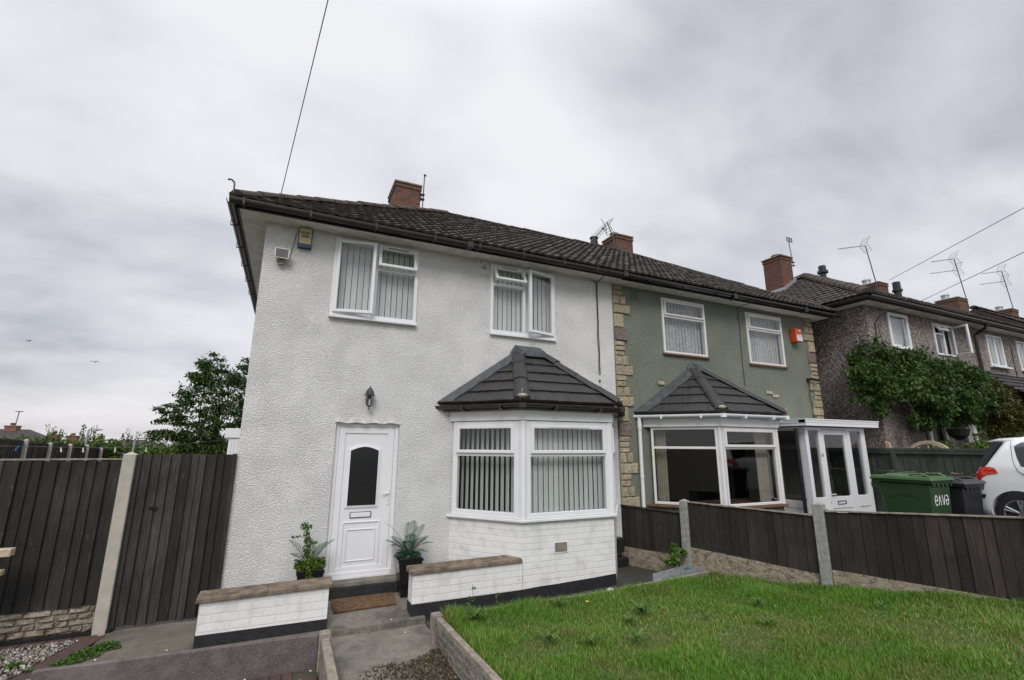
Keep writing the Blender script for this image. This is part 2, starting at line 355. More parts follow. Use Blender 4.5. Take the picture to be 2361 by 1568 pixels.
# ------------------------------------------------------------------ mesh building
BASE = {}
class MB:
    def __init__(s): s.v = []; s.f = []; s.M = None
    def _t(s, p):
        p = Vector(p); return s.M @ p if s.M is not None else p
    def add(s, vs, fs):
        n = len(s.v); s.v += [s._t(p) for p in vs]; s.f += [tuple(i+n for i in f) for f in fs]; return s
    def box(s, x0, x1, y0, y1, z0, z1):
        return s.add([(x0,y0,z0),(x1,y0,z0),(x1,y1,z0),(x0,y1,z0),(x0,y0,z1),(x1,y0,z1),(x1,y1,z1),(x0,y1,z1)],
                     [(3,2,1,0),(4,5,6,7),(0,1,5,4),(1,2,6,5),(2,3,7,6),(3,0,4,7)])
    def hexa(s, b, t):
        return s.add(list(b)+list(t), [(3,2,1,0),(4,5,6,7),(0,1,5,4),(1,2,6,5),(2,3,7,6),(3,0,4,7)])
    def quad(s, *p): return s.add(p, [tuple(range(len(p)))])
    def prism(s, pts, vec):
        n = len(pts); v = Vector(vec); vs = [Vector(p) for p in pts]; vs += [p+v for p in vs]
        fs = [tuple(range(n))[::-1], tuple(range(n, 2*n))] + [(i, (i+1) % n, n+(i+1) % n, n+i) for i in range(n)]
        return s.add(vs, fs)
    def cyl(s, a, b, r0, r1=None, n=10, caps=True):
        if r1 is None: r1 = r0
        a, b = Vector(a), Vector(b); d = (b-a).normalized(); x = d.orthogonal().normalized(); y = d.cross(x)
        vs = []
        for c, r in ((a, r0), (b, r1)):
            for i in range(n):
                t = 2*math.pi*i/n; vs.append(c + x*r*math.cos(t) + y*r*math.sin(t))
        fs = [(i, (i+1) % n, n+(i+1) % n, n+i) for i in range(n)]
        if caps: fs += [tuple(range(n))[::-1], tuple(range(n, 2*n))]
        return s.add(vs, fs)
    def path(s, pts, r, n=6, r1=None):
        for i in range(len(pts)-1):
            ra = r if r1 is None else r+(r1-r)*i/(len(pts)-1); rb = r if r1 is None else r+(r1-r)*(i+1)/(len(pts)-1)
            s.cyl(pts[i], pts[i+1], ra, rb, n)
        return s
    def lathe(s, c, prof, n=16):
        c = Vector(c); vs = []; fs = []
        for r, z in prof:
            for i in range(n):
                t = 2*math.pi*i/n; vs.append(c+Vector((r*math.cos(t), r*math.sin(t), z)))
        for k in range(len(prof)-1):
            for i in range(n): fs.append((k*n+i, k*n+(i+1) % n, (k+1)*n+(i+1) % n, (k+1)*n+i))
        fs += [tuple(range(n))[::-1], tuple(range((len(prof)-1)*n, len(prof)*n))]
        return s.add(vs, fs)
    def sphere(s, c, r, n=10, sz=1.):
        pr = [(max(.002, r*math.sin(math.pi*i/n)), -r*sz*math.cos(math.pi*i/n)) for i in range(n+1)]
        return s.lathe(c, pr, n+2)
    def ring(s, x0, x1, z0, z1, y0, y1, w, wb=None):
        """rectangular frame in the xz plane, mitre-free: uprights full height, rails between"""
        wb = wb or w
        s.box(x0, x0+w, y0, y1, z0, z1); s.box(x1-w, x1, y0, y1, z0, z1)
        s.box(x0+w, x1-w, y0+.001, y1-.001, z0, z0+wb); s.box(x0+w, x1-w, y0+.001, y1-.001, z1-w, z1)
        return s
    def build(s, name, mat, parent=None, smooth=False, bevel=0):
        if parent is not None: base = BASE[parent]
        else:
            A = np.array([tuple(p) for p in s.v]); base = Vector(((A[:,0].min()+A[:,0].max())/2, (A[:,1].min()+A[:,1].max())/2, A[:,2].min()))
        me = bpy.data.meshes.new(name); me.from_pydata([tuple(p-base) for p in s.v], [], s.f); me.validate(); me.update()
        if bevel:
            bm = bmesh.new(); bm.from_mesh(me); bmesh.ops.remove_doubles(bm, verts=bm.verts, dist=1e-5)
            bmesh.ops.bevel(bm, geom=[e for e in bm.edges if len(e.link_faces) == 2 and e.calc_face_angle(0) > .5], offset=bevel, segments=1, affect='EDGES')
            bm.to_mesh(me); bm.free()
        return finish(me, name, mat, parent, base, smooth)
def finish(me, name, mat, parent, base, smooth=False):
    me.materials.append(MATS[mat])
    if smooth: me.polygons.foreach_set('use_smooth', [True]*len(me.polygons))
    o = bpy.data.objects.new(name, me); COL.objects.link(o); BASE[o] = base
    if parent is not None: o.parent = parent
    else: o.location = base
    return o
def npmesh(name, V, F, mat, parent=None, rnd=None, smooth=False, base=None):
    V = np.asarray(V, np.float32).reshape(-1, 3); F = np.asarray(F, np.int32)
    if parent is not None: base = BASE[parent]
    elif base is None: base = Vector((float(V[:,0].mean()), float(V[:,1].mean()), float(V[:,2].min())))
    V = V - np.array(base, np.float32)
    me = bpy.data.meshes.new(name); k = F.shape[1]
    me.vertices.add(len(V)); me.vertices.foreach_set('co', V.ravel())
    me.loops.add(F.size); me.loops.foreach_set('vertex_index', F.ravel())
    me.polygons.add(len(F)); me.polygons.foreach_set('loop_start', np.arange(0, F.size, k, dtype=np.int32))
    me.update(calc_edges=True); me.validate()
    if rnd is not None:
        a = me.attributes.new('rnd', 'FLOAT', 'POINT'); a.data.foreach_set('value', np.asarray(rnd, np.float32))
    return finish(me, name, mat, parent, base, smooth)
def tag(o, label, cat, group=None, kind=None):
    if label: o['label'] = label
    if cat: o['category'] = cat
    if group: o['group'] = group
    if kind: o['kind'] = kind
    return o
def thing(name, loc, label, cat, group=None):
    o = bpy.data.objects.new(name, None); COL.objects.link(o); o.location = loc; o.empty_display_size = .1
    BASE[o] = Vector(loc); return tag(o, label, cat, group)
def struct(o): o['kind'] = 'structure'; return o
def copy_tree(root, delta, label=None):
    r = root.copy(); COL.objects.link(r); r.location = root.location + Vector(delta)
    if label: r['label'] = label
    for ch in [c for c in bpy.data.objects if c.parent == root]:
        c = ch.copy(); COL.objects.link(c); c.parent = r
        for g in [x for x in bpy.data.objects if x.parent == ch]:
            q = g.copy(); COL.objects.link(q); q.parent = c
    return r
def text_geo(body, size):
    cu = bpy.data.curves.new('t', 'FONT'); cu.body = body; cu.size = size; cu.align_x = 'CENTER'; cu.align_y = 'CENTER'; cu.extrude = .001; cu.offset = size*.02; cu.resolution_u = 3
    ob = bpy.data.objects.new('t', cu); COL.objects.link(ob)
    dg = bpy.context.evaluated_depsgraph_get(); me = bpy.data.meshes.new_from_object(ob.evaluated_get(dg))
    vs = [v.co.copy() for v in me.vertices]; fs = [tuple(p.vertices) for p in me.polygons]
    bpy.data.objects.remove(ob); bpy.data.curves.remove(cu); bpy.data.meshes.remove(me)
    return vs, fs
def frame_mat(o, xdir, up=(0, 0, 1)):
    """local x along the face, local y into the wall, local z up"""
    x = Vector(xdir).normalized(); z = Vector(up); y = z.cross(x)
    M = Matrix(((x.x, y.x, z.x), (x.y, y.y, z.y), (x.z, y.z, z.z))).to_4x4(); M.translation = Vector(o); return M

def tiled(mb, poly, U, tw, th, step, amp, sub=6, jit=.004, seed=0):
    """real tile courses laid over a planar roof polygon"""
    rs = np.random.default_rng(seed)
    P = [Vector(p) for p in poly]; U = Vector(U).normalized(); n = Vector((0,0,0))
    for i in range(len(P)): n += (P[i]-P[0]).cross(P[(i+1) % len(P)]-P[0])
    n.normalize()
    if n.z < 0: n = -n
    V = n.cross(U).normalized()
    if V.z < 0: V = -V
    us = [(p-P[0]).dot(U) for p in P]; vs = [(p-P[0]).dot(V) for p in P]
    u0, u1 = min(us)-.05, max(us)+.05; v0, v1 = min(vs), max(vs)+.05
    nc = int(math.ceil((u1-u0)/tw)); nr = int(math.ceil((v1-v0)/th))
    cu = np.linspace(0, nc, nc*sub+1)
    bm = bmesh.new(); prev = None; o = P[0]
    for r in range(nr):
        off = 0
        jt = rs.normal(0, jit, nc+2)
        for k, (vv, hb) in enumerate(((r*th, step), ((r+1)*th, 0.))):
            row = []
            for c in cu:
                ph = (c+off) % 1
                if amp: w = amp*(0.5+0.5*math.cos(2*math.pi*ph))
                else: w = -.006 if ph < .03 else 0
                h = w + hb + jt[min(int(c), nc)]*(1 if k == 0 else .3)
                q = o + U*(u0+c*tw) + V*(v0+vv) + n*h
                row.append(bm.verts.new(q))
            if prev is not None:
                for i in range(len(row)-1): bm.faces.new((prev[i], prev[i+1], row[i+1], row[i]))
            else:
                low = [bm.verts.new(v.co - n*(step+.012)) for v in row]
                for i in range(len(row)-1): bm.faces.new((low[i], low[i+1], row[i+1], row[i]))
            prev = row
    c = sum(P, Vector((0,0,0)))/len(P)
    for i in range(len(P)):
        a, b = P[i], P[(i+1) % len(P)]
        if (b-a).length < 1e-4: continue
        e = (b-a).normalized(); no = e.cross(n)
        if (c-a).dot(no) > 0: no = -no
        if abs(e.dot(U)) > .999 and (a-P[0]).dot(V)-v0 < .01: continue
        bmesh.ops.bisect_plane(bm, geom=bm.verts[:]+bm.edges[:]+bm.faces[:], plane_co=a, plane_no=no, clear_outer=True)
    bm.verts.index_update()
    mb.add([v.co.copy() for v in bm.verts], [tuple(v.index for v in f.verts) for f in bm.faces]); bm.free()
def hip_tiles(mb, a, b, r=.11, seg=.4, flat=.75, seed=0):
    rs = random.Random(seed)
    a, b = Vector(a), Vector(b); L = (b-a).length; k = max(1, int(round(L/seg))); d = (b-a)/k
    dn = d.normalized(); side = dn.cross(Vector((0,0,1))).normalized(); up = side.cross(dn)
    n = 7
    for i in range(k):
        p0 = a+d*i; p1 = a+d*(i+1)*1.0; j = rs.uniform(-.008, .008)
        r0, r1 = r*1.06, r*.94
        vs = []
        for p, rr in ((p0, r0), (p1+dn*.02, r1)):
            for t in range(n+1):
                q = math.pi*t/n
                vs.append(p + side*rr*math.cos(q) + up*(rr*flat*math.sin(q)-.03+j))
        fs = [(t, t+1, n+2+t, n+1+t) for t in range(n)] + [tuple(range(n+1))[::-1], tuple(range(n+1, 2*n+2))]
        mb.add(vs, fs)

def wall_open(mb, x0, x1, z0, z1, yf, yb, ops):
    xs = sorted({x0, x1, *[o[0] for o in ops], *[o[1] for o in ops]}); zs = sorted({z0, z1, *[o[2] for o in ops], *[o[3] for o in ops]})
    ins = lambda x, z: any(o[0] < x < o[1] and o[2] < z < o[3] for o in ops)
    for i in range(len(xs)-1):
        for j in range(len(zs)-1):
            if ins((xs[i]+xs[i+1])/2, (zs[j]+zs[j+1])/2): continue
            a, b, c, d = xs[i], xs[i+1], zs[j], zs[j+1]
            mb.quad((a,yf,c),(b,yf,c),(b,yf,d),(a,yf,d)); mb.quad((a,yb,d),(b,yb,d),(b,yb,c),(a,yb,c))
    for a, b, c, d in [o[:4] for o in ops]:
        mb.quad((a,yf,c),(a,yb,c),(a,yb,d),(a,yf,d)); mb.quad((b,yf,d),(b,yb,d),(b,yb,c),(b,yf,c))
        mb.quad((a,yf,d),(a,yb,d),(b,yb,d),(b,yf,d)); mb.quad((a,yf,c),(b,yf,c),(b,yb,c),(a,yb,c))
    mb.quad((x0,yf,z0),(x0,yf,z1),(x0,yb,z1),(x0,yb,z0)); mb.quad((x1,yf,z0),(x1,yb,z0),(x1,yb,z1),(x1,yf,z1))
    mb.quad((x0,yf,z1),(x1,yf,z1),(x1,yb,z1),(x0,yb,z1))

def window(house, M, w, h, lights, fw=.055, proud=.03, blind=None, mat='upvc', glass='window_glass', sill=None, cw=.05, name='window', back=.07, label=None):
    """house > window (outer frame + mullions) > casement, pane, blind, sill"""
    f = MB(); f.M = M
    f.ring(0, w, 0, h, -proud, back, fw)
    for L in lights:
        for b in L.get('bars', []): f.box(b[0], b[1], -proud+.004, back-.004, b[2], b[3])
    win = f.build(name, mat, house, bevel=.006)
    if label: win['label'] = label
    for L in lights:
        x0, x1, z0, z1 = L['r']; k = L.get('k', 'fixed'); a = R(L.get('a', 0))
        if k == 'fixed':
            p = MB(); p.M = M; p.box(x0-.01, x1+.01, .0, .012, z0-.01, z1+.01); p.build('pane', glass, win)
            continue
        hx, hz = {'left': (x0, 0), 'right': (x1, 0), 'top': (0, z1)}[k][0], {'left': 0, 'right': 0, 'top': z1}[k]
        if k == 'top': T = Matrix.Translation((0, -proud, z1)) @ Matrix.Rotation(-a, 4, 'X') @ Matrix.Translation((0, proud, -z1))
        elif k == 'left': T = Matrix.Translation((x0, -proud, 0)) @ Matrix.Rotation(-a, 4, 'Z') @ Matrix.Translation((-x0, proud, 0))
        else: T = Matrix.Translation((x1, -proud, 0)) @ Matrix.Rotation(a, 4, 'Z') @ Matrix.Translation((-x1, proud, 0))
        c = MB(); c.M = M @ T
        e = .012
        c.ring(x0-e, x1+e, z0-e, z1+e, -proud-.028, .0, cw)
        ca = c.build('casement', mat, win, bevel=.008)
        g = MB(); g.M = M @ T; g.box(x0+cw-e, x1-cw+e, -proud-.004, -proud+.006, z0+cw-e, z1-cw+e); g.build('pane', glass, win)
        if L.get('vent'):
            q = MB(); q.M = M @ T; vc = (x0+x1)/2; vw = (x1-x0)*.28; q.box(vc-vw, vc+vw, -proud-.034, -proud-.029, z1-.022, z1-.010); q.build('trickle_vent', L['vent'], win)
    if blind:
        ang = R(blind.get('a', 12)); sp = blind.get('sp', .087); sw = blind.get('w', .089); y = blind.get('y', .13)
        b = MB(); x = blind.get('x0', .03); k = 0; rs = random.Random(int(w*1000))
        while x < blind.get('x1', w-.03):
            an = ang+rs.uniform(-.07, .07)
            b.M = M @ Matrix.Translation((x+sw/2, y, 0)) @ Matrix.Rotation(an, 4, 'Z')
            b.box(-sw/2, sw/2, -.0008, .0008, .03, h-.02)
            x += sp
        b.build('blind', blind.get('mat', 'blind'), win)
    if sill:
        s = MB(); s.M = M; s.box(-sill.get('e', .02), w+sill.get('e', .02), -sill.get('d', .07), .0, -sill.get('h', .035), -.001); s.build('sill', sill.get('mat', mat), win, bevel=.004)
    return win

# ------------------------------------------------------------------ ground and setting
def lawn_z(x, y): return -.07 + (-1.5-y)*(.03+.018*(x-2.3))
def drive_z(x, y): return max(-.12, -.81+.076*x-.15*y)
g = MB(); g.quad((-600,-600,-.62),(600,-600,-.62),(600,600,-.62),(-600,600,-.62)); struct(g.build('ground', 'earth'))
g = MB(); g.box(-30, 6.0, .3, 40, -.6, -.24); struct(g.build('back_garden_ground', 'earth'))
g = MB(); g.box(-1.05, 1.16, -1.36, .3, -.6, -.2); g.box(-30, -3.6, -1.36, .3, -.6, -.21); struct(g.build('side_path', 'slab_concrete'))
# path from the door towards the street
def sheet(name, mat, xs, ys, zf, thick=.25):
    V = [(x, y, zf(x, y)) for y in ys for x in xs]; nx = len(xs)
    F = [(j*nx+i, j*nx+i+1, (j+1)*nx+i+1, (j+1)*nx+i) for j in range(len(ys)-1) for i in range(nx-1)]
    n = len(V); V += [(x, y, zf(x, y)-thick) for y in ys for x in xs]
    edge = [(i) for i in range(nx)] + [(j*nx+nx-1) for j in range(1, len(ys))] + [((len(ys)-1)*nx+i) for i in range(nx-2, -1, -1)] + [j*nx for j in range(len(ys)-2, 0, -1)]
    for a, b in zip(edge, edge[1:]+edge[:1]): F.append((a, b, b+n, a+n)[::-1])
    m = MB(); m.add(V, F); return m.build(name, mat)
def frange(a, b, s): return list(np.arange(a, b+s*.5, s))
rr = random.Random(4)
struct(sheet('door_landing', 'path_concrete', frange(1.165, 2.30, .1135), [-1.03, -.97, -.8, -.6, -.4, -.2, 0, .2], lambda x, y: -.105+.095*min(0, y)/1.0+rr.uniform(-.003, .003)))
struct(sheet('front_path', 'path_concrete', frange(1.12, 2.3, .118), frange(-7.5, -1.036, .13), lambda x, y: -.268+.035*max(-1.4, y+1.0)+rr.uniform(-.004, .004)))
struct(sheet('alley_path', 'damp_path', frange(2.31, 6.9, .12), frange(-1.47, .2, .12), lambda x, y: min(-.15, -.262+.03*(x-2.3))+rr.uniform(-.004, .006)))
nxs, nys = frange(2.34, 8.2, .15), frange(-8.5, -1.53, .15)
struct(sheet('lawn_ground', 'thatch', nxs, nys, lambda x, y: lawn_z(x, y)-.015, .5))
def skew(o):
    for v in o.data.vertices:     # near edge follows the slanting boundary fence
        p = v.co+BASE[o]; xf = 6.07+.2985*(.05-p.y)+.02; t = (p.x-6.0)/(12.15-6.0); v.co.x = xf+(12.15-xf)*t-BASE[o].x; v.co.z += drive_z(v.co.x+BASE[o].x, p.y)-drive_z(p.x, p.y)
    return o
struct(skew(sheet('driveway', 'drive_tarmac', frange(6.0, 12.15, .41), frange(-10, .0, .35), drive_z, .35)))
struct(sheet('neighbouring_garden_ground', 'earth', frange(12.25, 34, .8), frange(-10, -.8, .8), lambda x, y: .45, .8))
g = MB(); g.box(6.0, 60, .3, 40, -.6, -.1); struct(g.build('rear_ground', 'earth'))
g = MB(); g.box(-30, 1.06, -7.5, -1.46, -.7, -.40); struct(g.build('gravel_bed_ground', 'earth'))

# ------------------------------------------------------------------ white house
wh = thing('house', (3.0, 0, -.3), 'white roughcast semi-detached house with white door, angled bay window and brown gutter', 'house', 'houses along the street')
WX = 6.07
wa = (.945, 2.232, 3.707, 4.938); wb = (3.496, 4.768, 3.707, 4.938)
w = MB(); wall_open(w, 0, WX, -.3, 5.03, 0, .25, [wa, wb, (1.175, 2.075, .075, 2.15), (3.0, 5.85, .80, 2.3)])
w.box(-.0, .25, .251, 6.8, -.3, 5.03); w.box(0, WX, 6.8, 7.0, -.3, 5.03)
w.build('wall', 'white_roughcast', wh)
# lip of render thrown over the door head
q = MB(); pts = [(1.15+.05*i, (-.016-.008*math.sin(i*1.7)-.004*math.sin(i*4.1))*math.sin(math.pi*(i+.6)/20.2)**.4) for i in range(20)]
for i in range(19):
    (xa, ya), (xb, yb) = pts[i], pts[i+1]; za, zb_ = 2.150+.01*math.sin(i*1.3), 2.150+.01*math.sin((i+1)*1.3)
    q.add([(xa,.0,za),(xa,ya,za),(xa,ya*.55,za+.03),(xa,.0,za+.085),(xb,.0,zb_),(xb,yb,zb_),(xb,yb*.55,zb_+.03),(xb,.0,zb_+.085)], [(0,4,5,1),(1,5,6,2),(2,6,7,3),(0,1,2,3),(7,6,5,4)])
q.build('render_lip', 'white_roughcast', wh)
# rooms behind the openings
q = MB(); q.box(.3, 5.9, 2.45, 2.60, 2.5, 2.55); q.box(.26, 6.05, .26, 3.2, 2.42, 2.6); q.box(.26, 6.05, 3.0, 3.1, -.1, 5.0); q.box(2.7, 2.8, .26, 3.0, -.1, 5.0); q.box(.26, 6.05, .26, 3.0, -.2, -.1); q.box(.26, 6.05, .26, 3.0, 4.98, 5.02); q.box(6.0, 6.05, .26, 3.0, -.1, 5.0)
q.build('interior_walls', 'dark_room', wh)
# upper windows
M = frame_mat((wa[0]-.0, 0, wa[2]), (1,0,0)); ww, hh = wa[1]-wa[0], wa[3]-wa[2]
mx = .60
window(wh, M, ww, hh, [dict(r=(.055, mx, .055, hh-.055), k='left', a=11),
    dict(r=(mx+.055, ww-.055, .84, hh-.055), k='top', a=13, vent='black_plastic', bars=[(mx, mx+.055, .056, hh-.056), (mx+.056, ww-.056, .785, .84)]),
    dict(r=(mx+.055, ww-.055, .055, .785))], blind=dict(a=5, w=.079, sp=.088), sill=dict(d=.075, e=.005, h=.04), label='left upstairs window, its side casement ajar at the right')
M = frame_mat((wb[0], 0, wb[2]), (1,0,0)); ww, hh = wb[1]-wb[0], wb[3]-wb[2]
mx = .62
window(wh, M, ww, hh, [dict(r=(mx+.05, ww-.055, .055, hh-.055), k='right', a=14, bars=[(mx, mx+.05, .056, hh-.056), (.056, mx-.001, .84, .895)]),
    dict(r=(.055, mx, .895, hh-.055), k='top', a=27, vent='black_plastic'),
    dict(r=(.055, mx, .055, .84))], blind=dict(a=5, w=.079, sp=.088), sill=dict(d=.06, e=.005, h=.04), label='upstairs window above the bay, its casement hinged at the right')
# door
M = frame_mat((1.175, .085, .075), (1,0,0)); dw, dh = .90, 2.075
f = MB(); f.M = M; f.ring(0, dw, 0, dh, -.03, .04, .06, .03)
dr = f.build('door', 'upvc', wh, bevel=.006)
s = MB(); s.M = M
s.box(.062, dw-.062, -.010, .030, .032, dh-.062); s.build('door_slab', 'upvc', dr)
s = MB(); s.M = M
def mould(x0, x1, z0, z1, y=-.012, w=.022, h=.012): s.ring(x0, x1, z0, z1, y-h, y+.002, w)
s.ring(.063, dw-.063, .034, dh-.063, -.026, -.009, .085, .10)
mould(.195, dw-.195, .125, .72); mould(.25, dw-.25, .20, .62, w=.016)
s.box(.02, dw-.02, -.05, -.031, .0, .075)
s.build('moulding', 'upvc', dr, bevel=.005)
# glazed panel with arched head
gx0, gx1, gz0, gz1 = .235, .625, .93, 1.74
n = 9; arch = [(gx0+(gx1-gx0)*i/n, gz1-.055+.055*math.sin(math.pi*i/n)) for i in range(n+1)]
out = [(gx0, gz0), (gx1, gz0)] + arch[::-1]
s = MB(); s.M = M; s.prism([(x, -.0135, z) for x, z in out], (0, .003, 0)); s.build('pane', 'leaded_glass', dr)
s = MB(); s.M = M
c0 = ((gx0+gx1)/2, (gz0+gz1)/2); big = [(c0[0]+(x-c0[0])*1.17, c0[1]+(z-c0[1])*1.08) for x, z in out]
for i in range(len(out)):
    j = (i+1) % len(out); a, b, c, d = out[i], out[j], big[j], big[i]
    s.hexa([(a[0],-.03,a[1]),(b[0],-.03,b[1]),(b[0],-.011,b[1]),(a[0],-.011,a[1])], [(d[0],-.022,d[1]),(c[0],-.022,c[1]),(c[0],-.011,c[1]),(d[0],-.011,d[1])])
s.build('glazing_bead', 'upvc', dr)
s = MB(); s.M = M; s.ring(.285, .575, .765, .845, -.020, -.010, .008); s.build('letterbox_seal', 'black_plastic', dr)
s = MB(); s.M = M; s.box(.294, .566, -.024, -.010, .774, .836); s.build('letterbox_flap', 'upvc', dr, bevel=.004)
s = MB(); s.M = M; s.box(.785, .812, -.040, -.027, .93, 1.14); s.box(.700, .806, -.062, -.048, 1.075, 1.093); s.box(.792, .806, -.062, -.030, 1.077, 1.091); s.build('handle', 'upvc', dr, bevel=.004)
s = MB(); s.M = M; s.cyl((.7985,-.042,.985), (.7985,-.039,.985), .007, n=8); s.build('keyhole', 'black_plastic', dr)
s = MB(); s.box(1.165, 2.13, -.17, .05, -.2, .014); s.build('doorstep', 'black_paint', wh, bevel=.01)
s = MB(); s.box(1.160, 2.136, -.175, .082, .0145, .074); s.build('threshold', 'path_concrete', wh, bevel=.012)
# soffit, fascia, gutters
s = MB(); s.box(-.33, WX, -.32, .0, 4.985, 5.01); s.box(-.33, -.001, .001, 7.0, 4.984, 5.008); s.build('soffit', 'old_white_paint', wh)
s = MB(); s.box(-.35, WX, -.345, -.322, 4.965, 5.12); s.box(-.355, -.332, -.345, 7.0, 4.965, 5.12); s.build('fascia', 'brown_plastic', wh)
def gutter(mb, a, b, r=.062, lip=.02, n=8, out=(0,-1,0)):
    a, b = Vector(a), Vector(b); o = Vector(out)
    ring = []
    for i in range(n+1):
        t = math.pi*i/n; ring.append((-math.cos(t)*r, -math.sin(t)*r*.95))
    sec = [(-r, .012)] + ring + [(r, .012)] ; inn = [(x*.9, z*.9+.004) for x, z in ring][::-1]
    sec = [(-r, .012)] + ring + [(r, .012), (r*.9, .012)] + inn + [(-r*.9, .012)]
    k = len(sec); vs = [a+o*x+Vector((0,0,z)) for x, z in sec]+[b+o*x+Vector((0,0,z)) for x, z in sec]
    mb.add(vs, [(i, (i+1) % k, k+(i+1) % k, k+i) for i in range(k)]+[tuple(range(k))[::-1], tuple(range(k, 2*k))])
    return mb
gz = 5.045
s = MB(); gutter(s, (-.44, -.41, gz), (WX+.02, -.41, gz-.02)); gutter(s, (-.42, -.40, gz), (-.42, 7.0, gz), out=(-1,0,0))
s.build('gutter', 'brown_plastic', wh)
for x in [-.28, .55, 1.45, 2.35, 3.1, 3.9, 4.7, 5.4]: s = MB(); s.prism([(x,-.34,gz-.068),(x,-.480,gz-.068),(x,-.483,gz+.02),(x,-.477,gz+.02),(x,-.474,gz-.063),(x,-.34,gz-.063)], (.03,0,0)); s.build('gutter_bracket', 'brown_plastic', wh)
for y in [.3, 1.2, 2.1, 3.0, 3.9]: s = MB(); s.prism([(-.36,y,gz-.068),(-.491,y,gz-.068),(-.494,y,gz+.025),(-.488,y,gz+.025),(-.485,y,gz-.063),(-.36,y,gz-.063)], (0,.035,0)); s.build('gutter_bracket', 'brown_plastic', wh)
for x in (2.9, 6.01): s = MB(); s.box(x, x+.10, -.484, -.335, gz-.075, gz+.016); s.build('gutter_joint', 'brown_plastic', wh)
# roof
EZ, RZ, RY = 5.09, 7.43, 3.2; XL, XR = -.44, 12.57; RL, RR = 3.55, 8.75; EY = -.44; BY = 6.9
wr = MB()
tiled(wr, [(XL,EY,EZ),(WX,EY,EZ),(WX,RY,RZ),(RL,RY,RZ)], (1,0,0), .155, .225, .026, .014, seed=1)
tiled(wr, [(XL,BY,EZ),(XL,EY,EZ),(RL,RY,RZ)], (0,-1,0), .155, .225, .026, .014, seed=2)
wr.quad((WX,BY,EZ),(XL,BY,EZ),(RL,RY,RZ),(WX,RY,RZ))
wr.build('roof', 'brown_roof_tile', wh)
s = MB(); hip_tiles(s, (XL+.05,EY+.05,EZ+.05), (RL,RY,RZ+.03), .12, .36, .7, 3); hip_tiles(s, (RL-.1,RY,RZ+.01), (WX,RY,RZ+.01), .10, .4, .6, 4); s.build('ridge_tiles', 'mossy_ridge_tile', wh)
s = MB(); s.path([(-.40,-.40,5.06),(-.41,-.41,5.27),(-.415,-.415,5.29),(-.445,-.43,5.31),(-.475,-.45,5.30),(-.478,-.452,5.285)], .012, 6); s.build('hip_iron', 'aerial_metal', wh)
def chimney(house, x0, x1, y0, y1, z0, z1, mat='red_brick', pots=(), capm='old_concrete', cap=.035, label=None):
    s = MB(); s.box(x0, x1, y0, y1, z0, z1); c = s.build('chimney', mat, house)
    if label: c['label'] = label
    s = MB(); s.box(x0-.02, x1+.02, y0-.02, y1+.02, z1-.10, z1-.03); s.build('corbel', mat, c)
    s = MB(); s.box(x0-cap, x1+cap, y0-cap, y1+cap, z1+.001, z1+.055); s.build('coping', capm, c, bevel=.015)
    for (px, py, r, h, pm) in pots:
        s = MB(); s.lathe((px, py, z1+.055), [(r*1.15, 0), (r, .03), (r*.95, h*.7), (r*1.1, h*.75), (r*1.1, h)], 12); s.build('chimney_pot', pm, c)
    return c
chimney(wh, 2.33, 2.93, 3.2, 4.1, 6.4, 7.98, pots=[(2.63, 3.65, .11, .22, 'mortar')])
s = MB(); s.box(2.31, 2.95, 3.17, 4.12, 6.6, 6.98); s.build('lead_flashing', 'lead', wh)

# bay window of the white house
def bay(house, A, B, C, D, zb, zs, zt, basemat, plinth, roofpts, gm, wins, sillmat, wmat, seedk):
    pass
A, B, C, Dp = (2.90,0), (3.65,-.95), (5.20,-.95), (5.95,0)
def poly3(pts, z): return [(x, y, z) for x, y in pts]
s = MB(); s.prism(poly3([A,B,C,Dp], -.3), (0,0,1.10)); s.build('bay_base', 'white_brick', wh)
s = MB()
def strip(mb, a, b, off, z0a, z1a, z0b, z1b, th=.004):
    a, b = Vector((*a,0)), Vector((*b,0)); d = (b-a).normalized(); n = Vector((d.y, -d.x, 0))
    pa, pb = a+n*off, b+n*off
    mb.hexa([pa+n*th+Vector((0,0,z0a)), pb+n*th+Vector((0,0,z0b)), pb+Vector((0,0,z0b)), pa+Vector((0,0,z0a))],
            [pa+n*th+Vector((0,0,z1a)), pb+n*th+Vector((0,0,z1b)), pb+Vector((0,0,z1b)), pa+Vector((0,0,z1a))])
# painted black plinth: its top edge steps up to the right as in the brushwork
xs = [3.652, 3.9, 4.2, 4.5, 4.8, 5.0, 5.204]; zt_ = [-.062, -.048, -.045, -.035, -.028, -.018, -.010]
for i in range(6): strip(s, (xs[i],-.95), (xs[i+1],-.95), .0005, -.31, zt_[i], -.31, zt_[i+1], .006)
s.build('painted_plinth', 'black_paint', wh)
# airbrick
s = MB(); s.ring(4.145, 4.37, .355, .505, -.962, -.949, .012); av = s.build('airbrick', 'white_brick', wh)
s = MB()
for i in range(8): s.box(4.158, 4.357, -.960, -.9505, .371+i*.0155, .371+i*.0155+.008)
s.build('airbrick_slot', 'old_concrete', av)
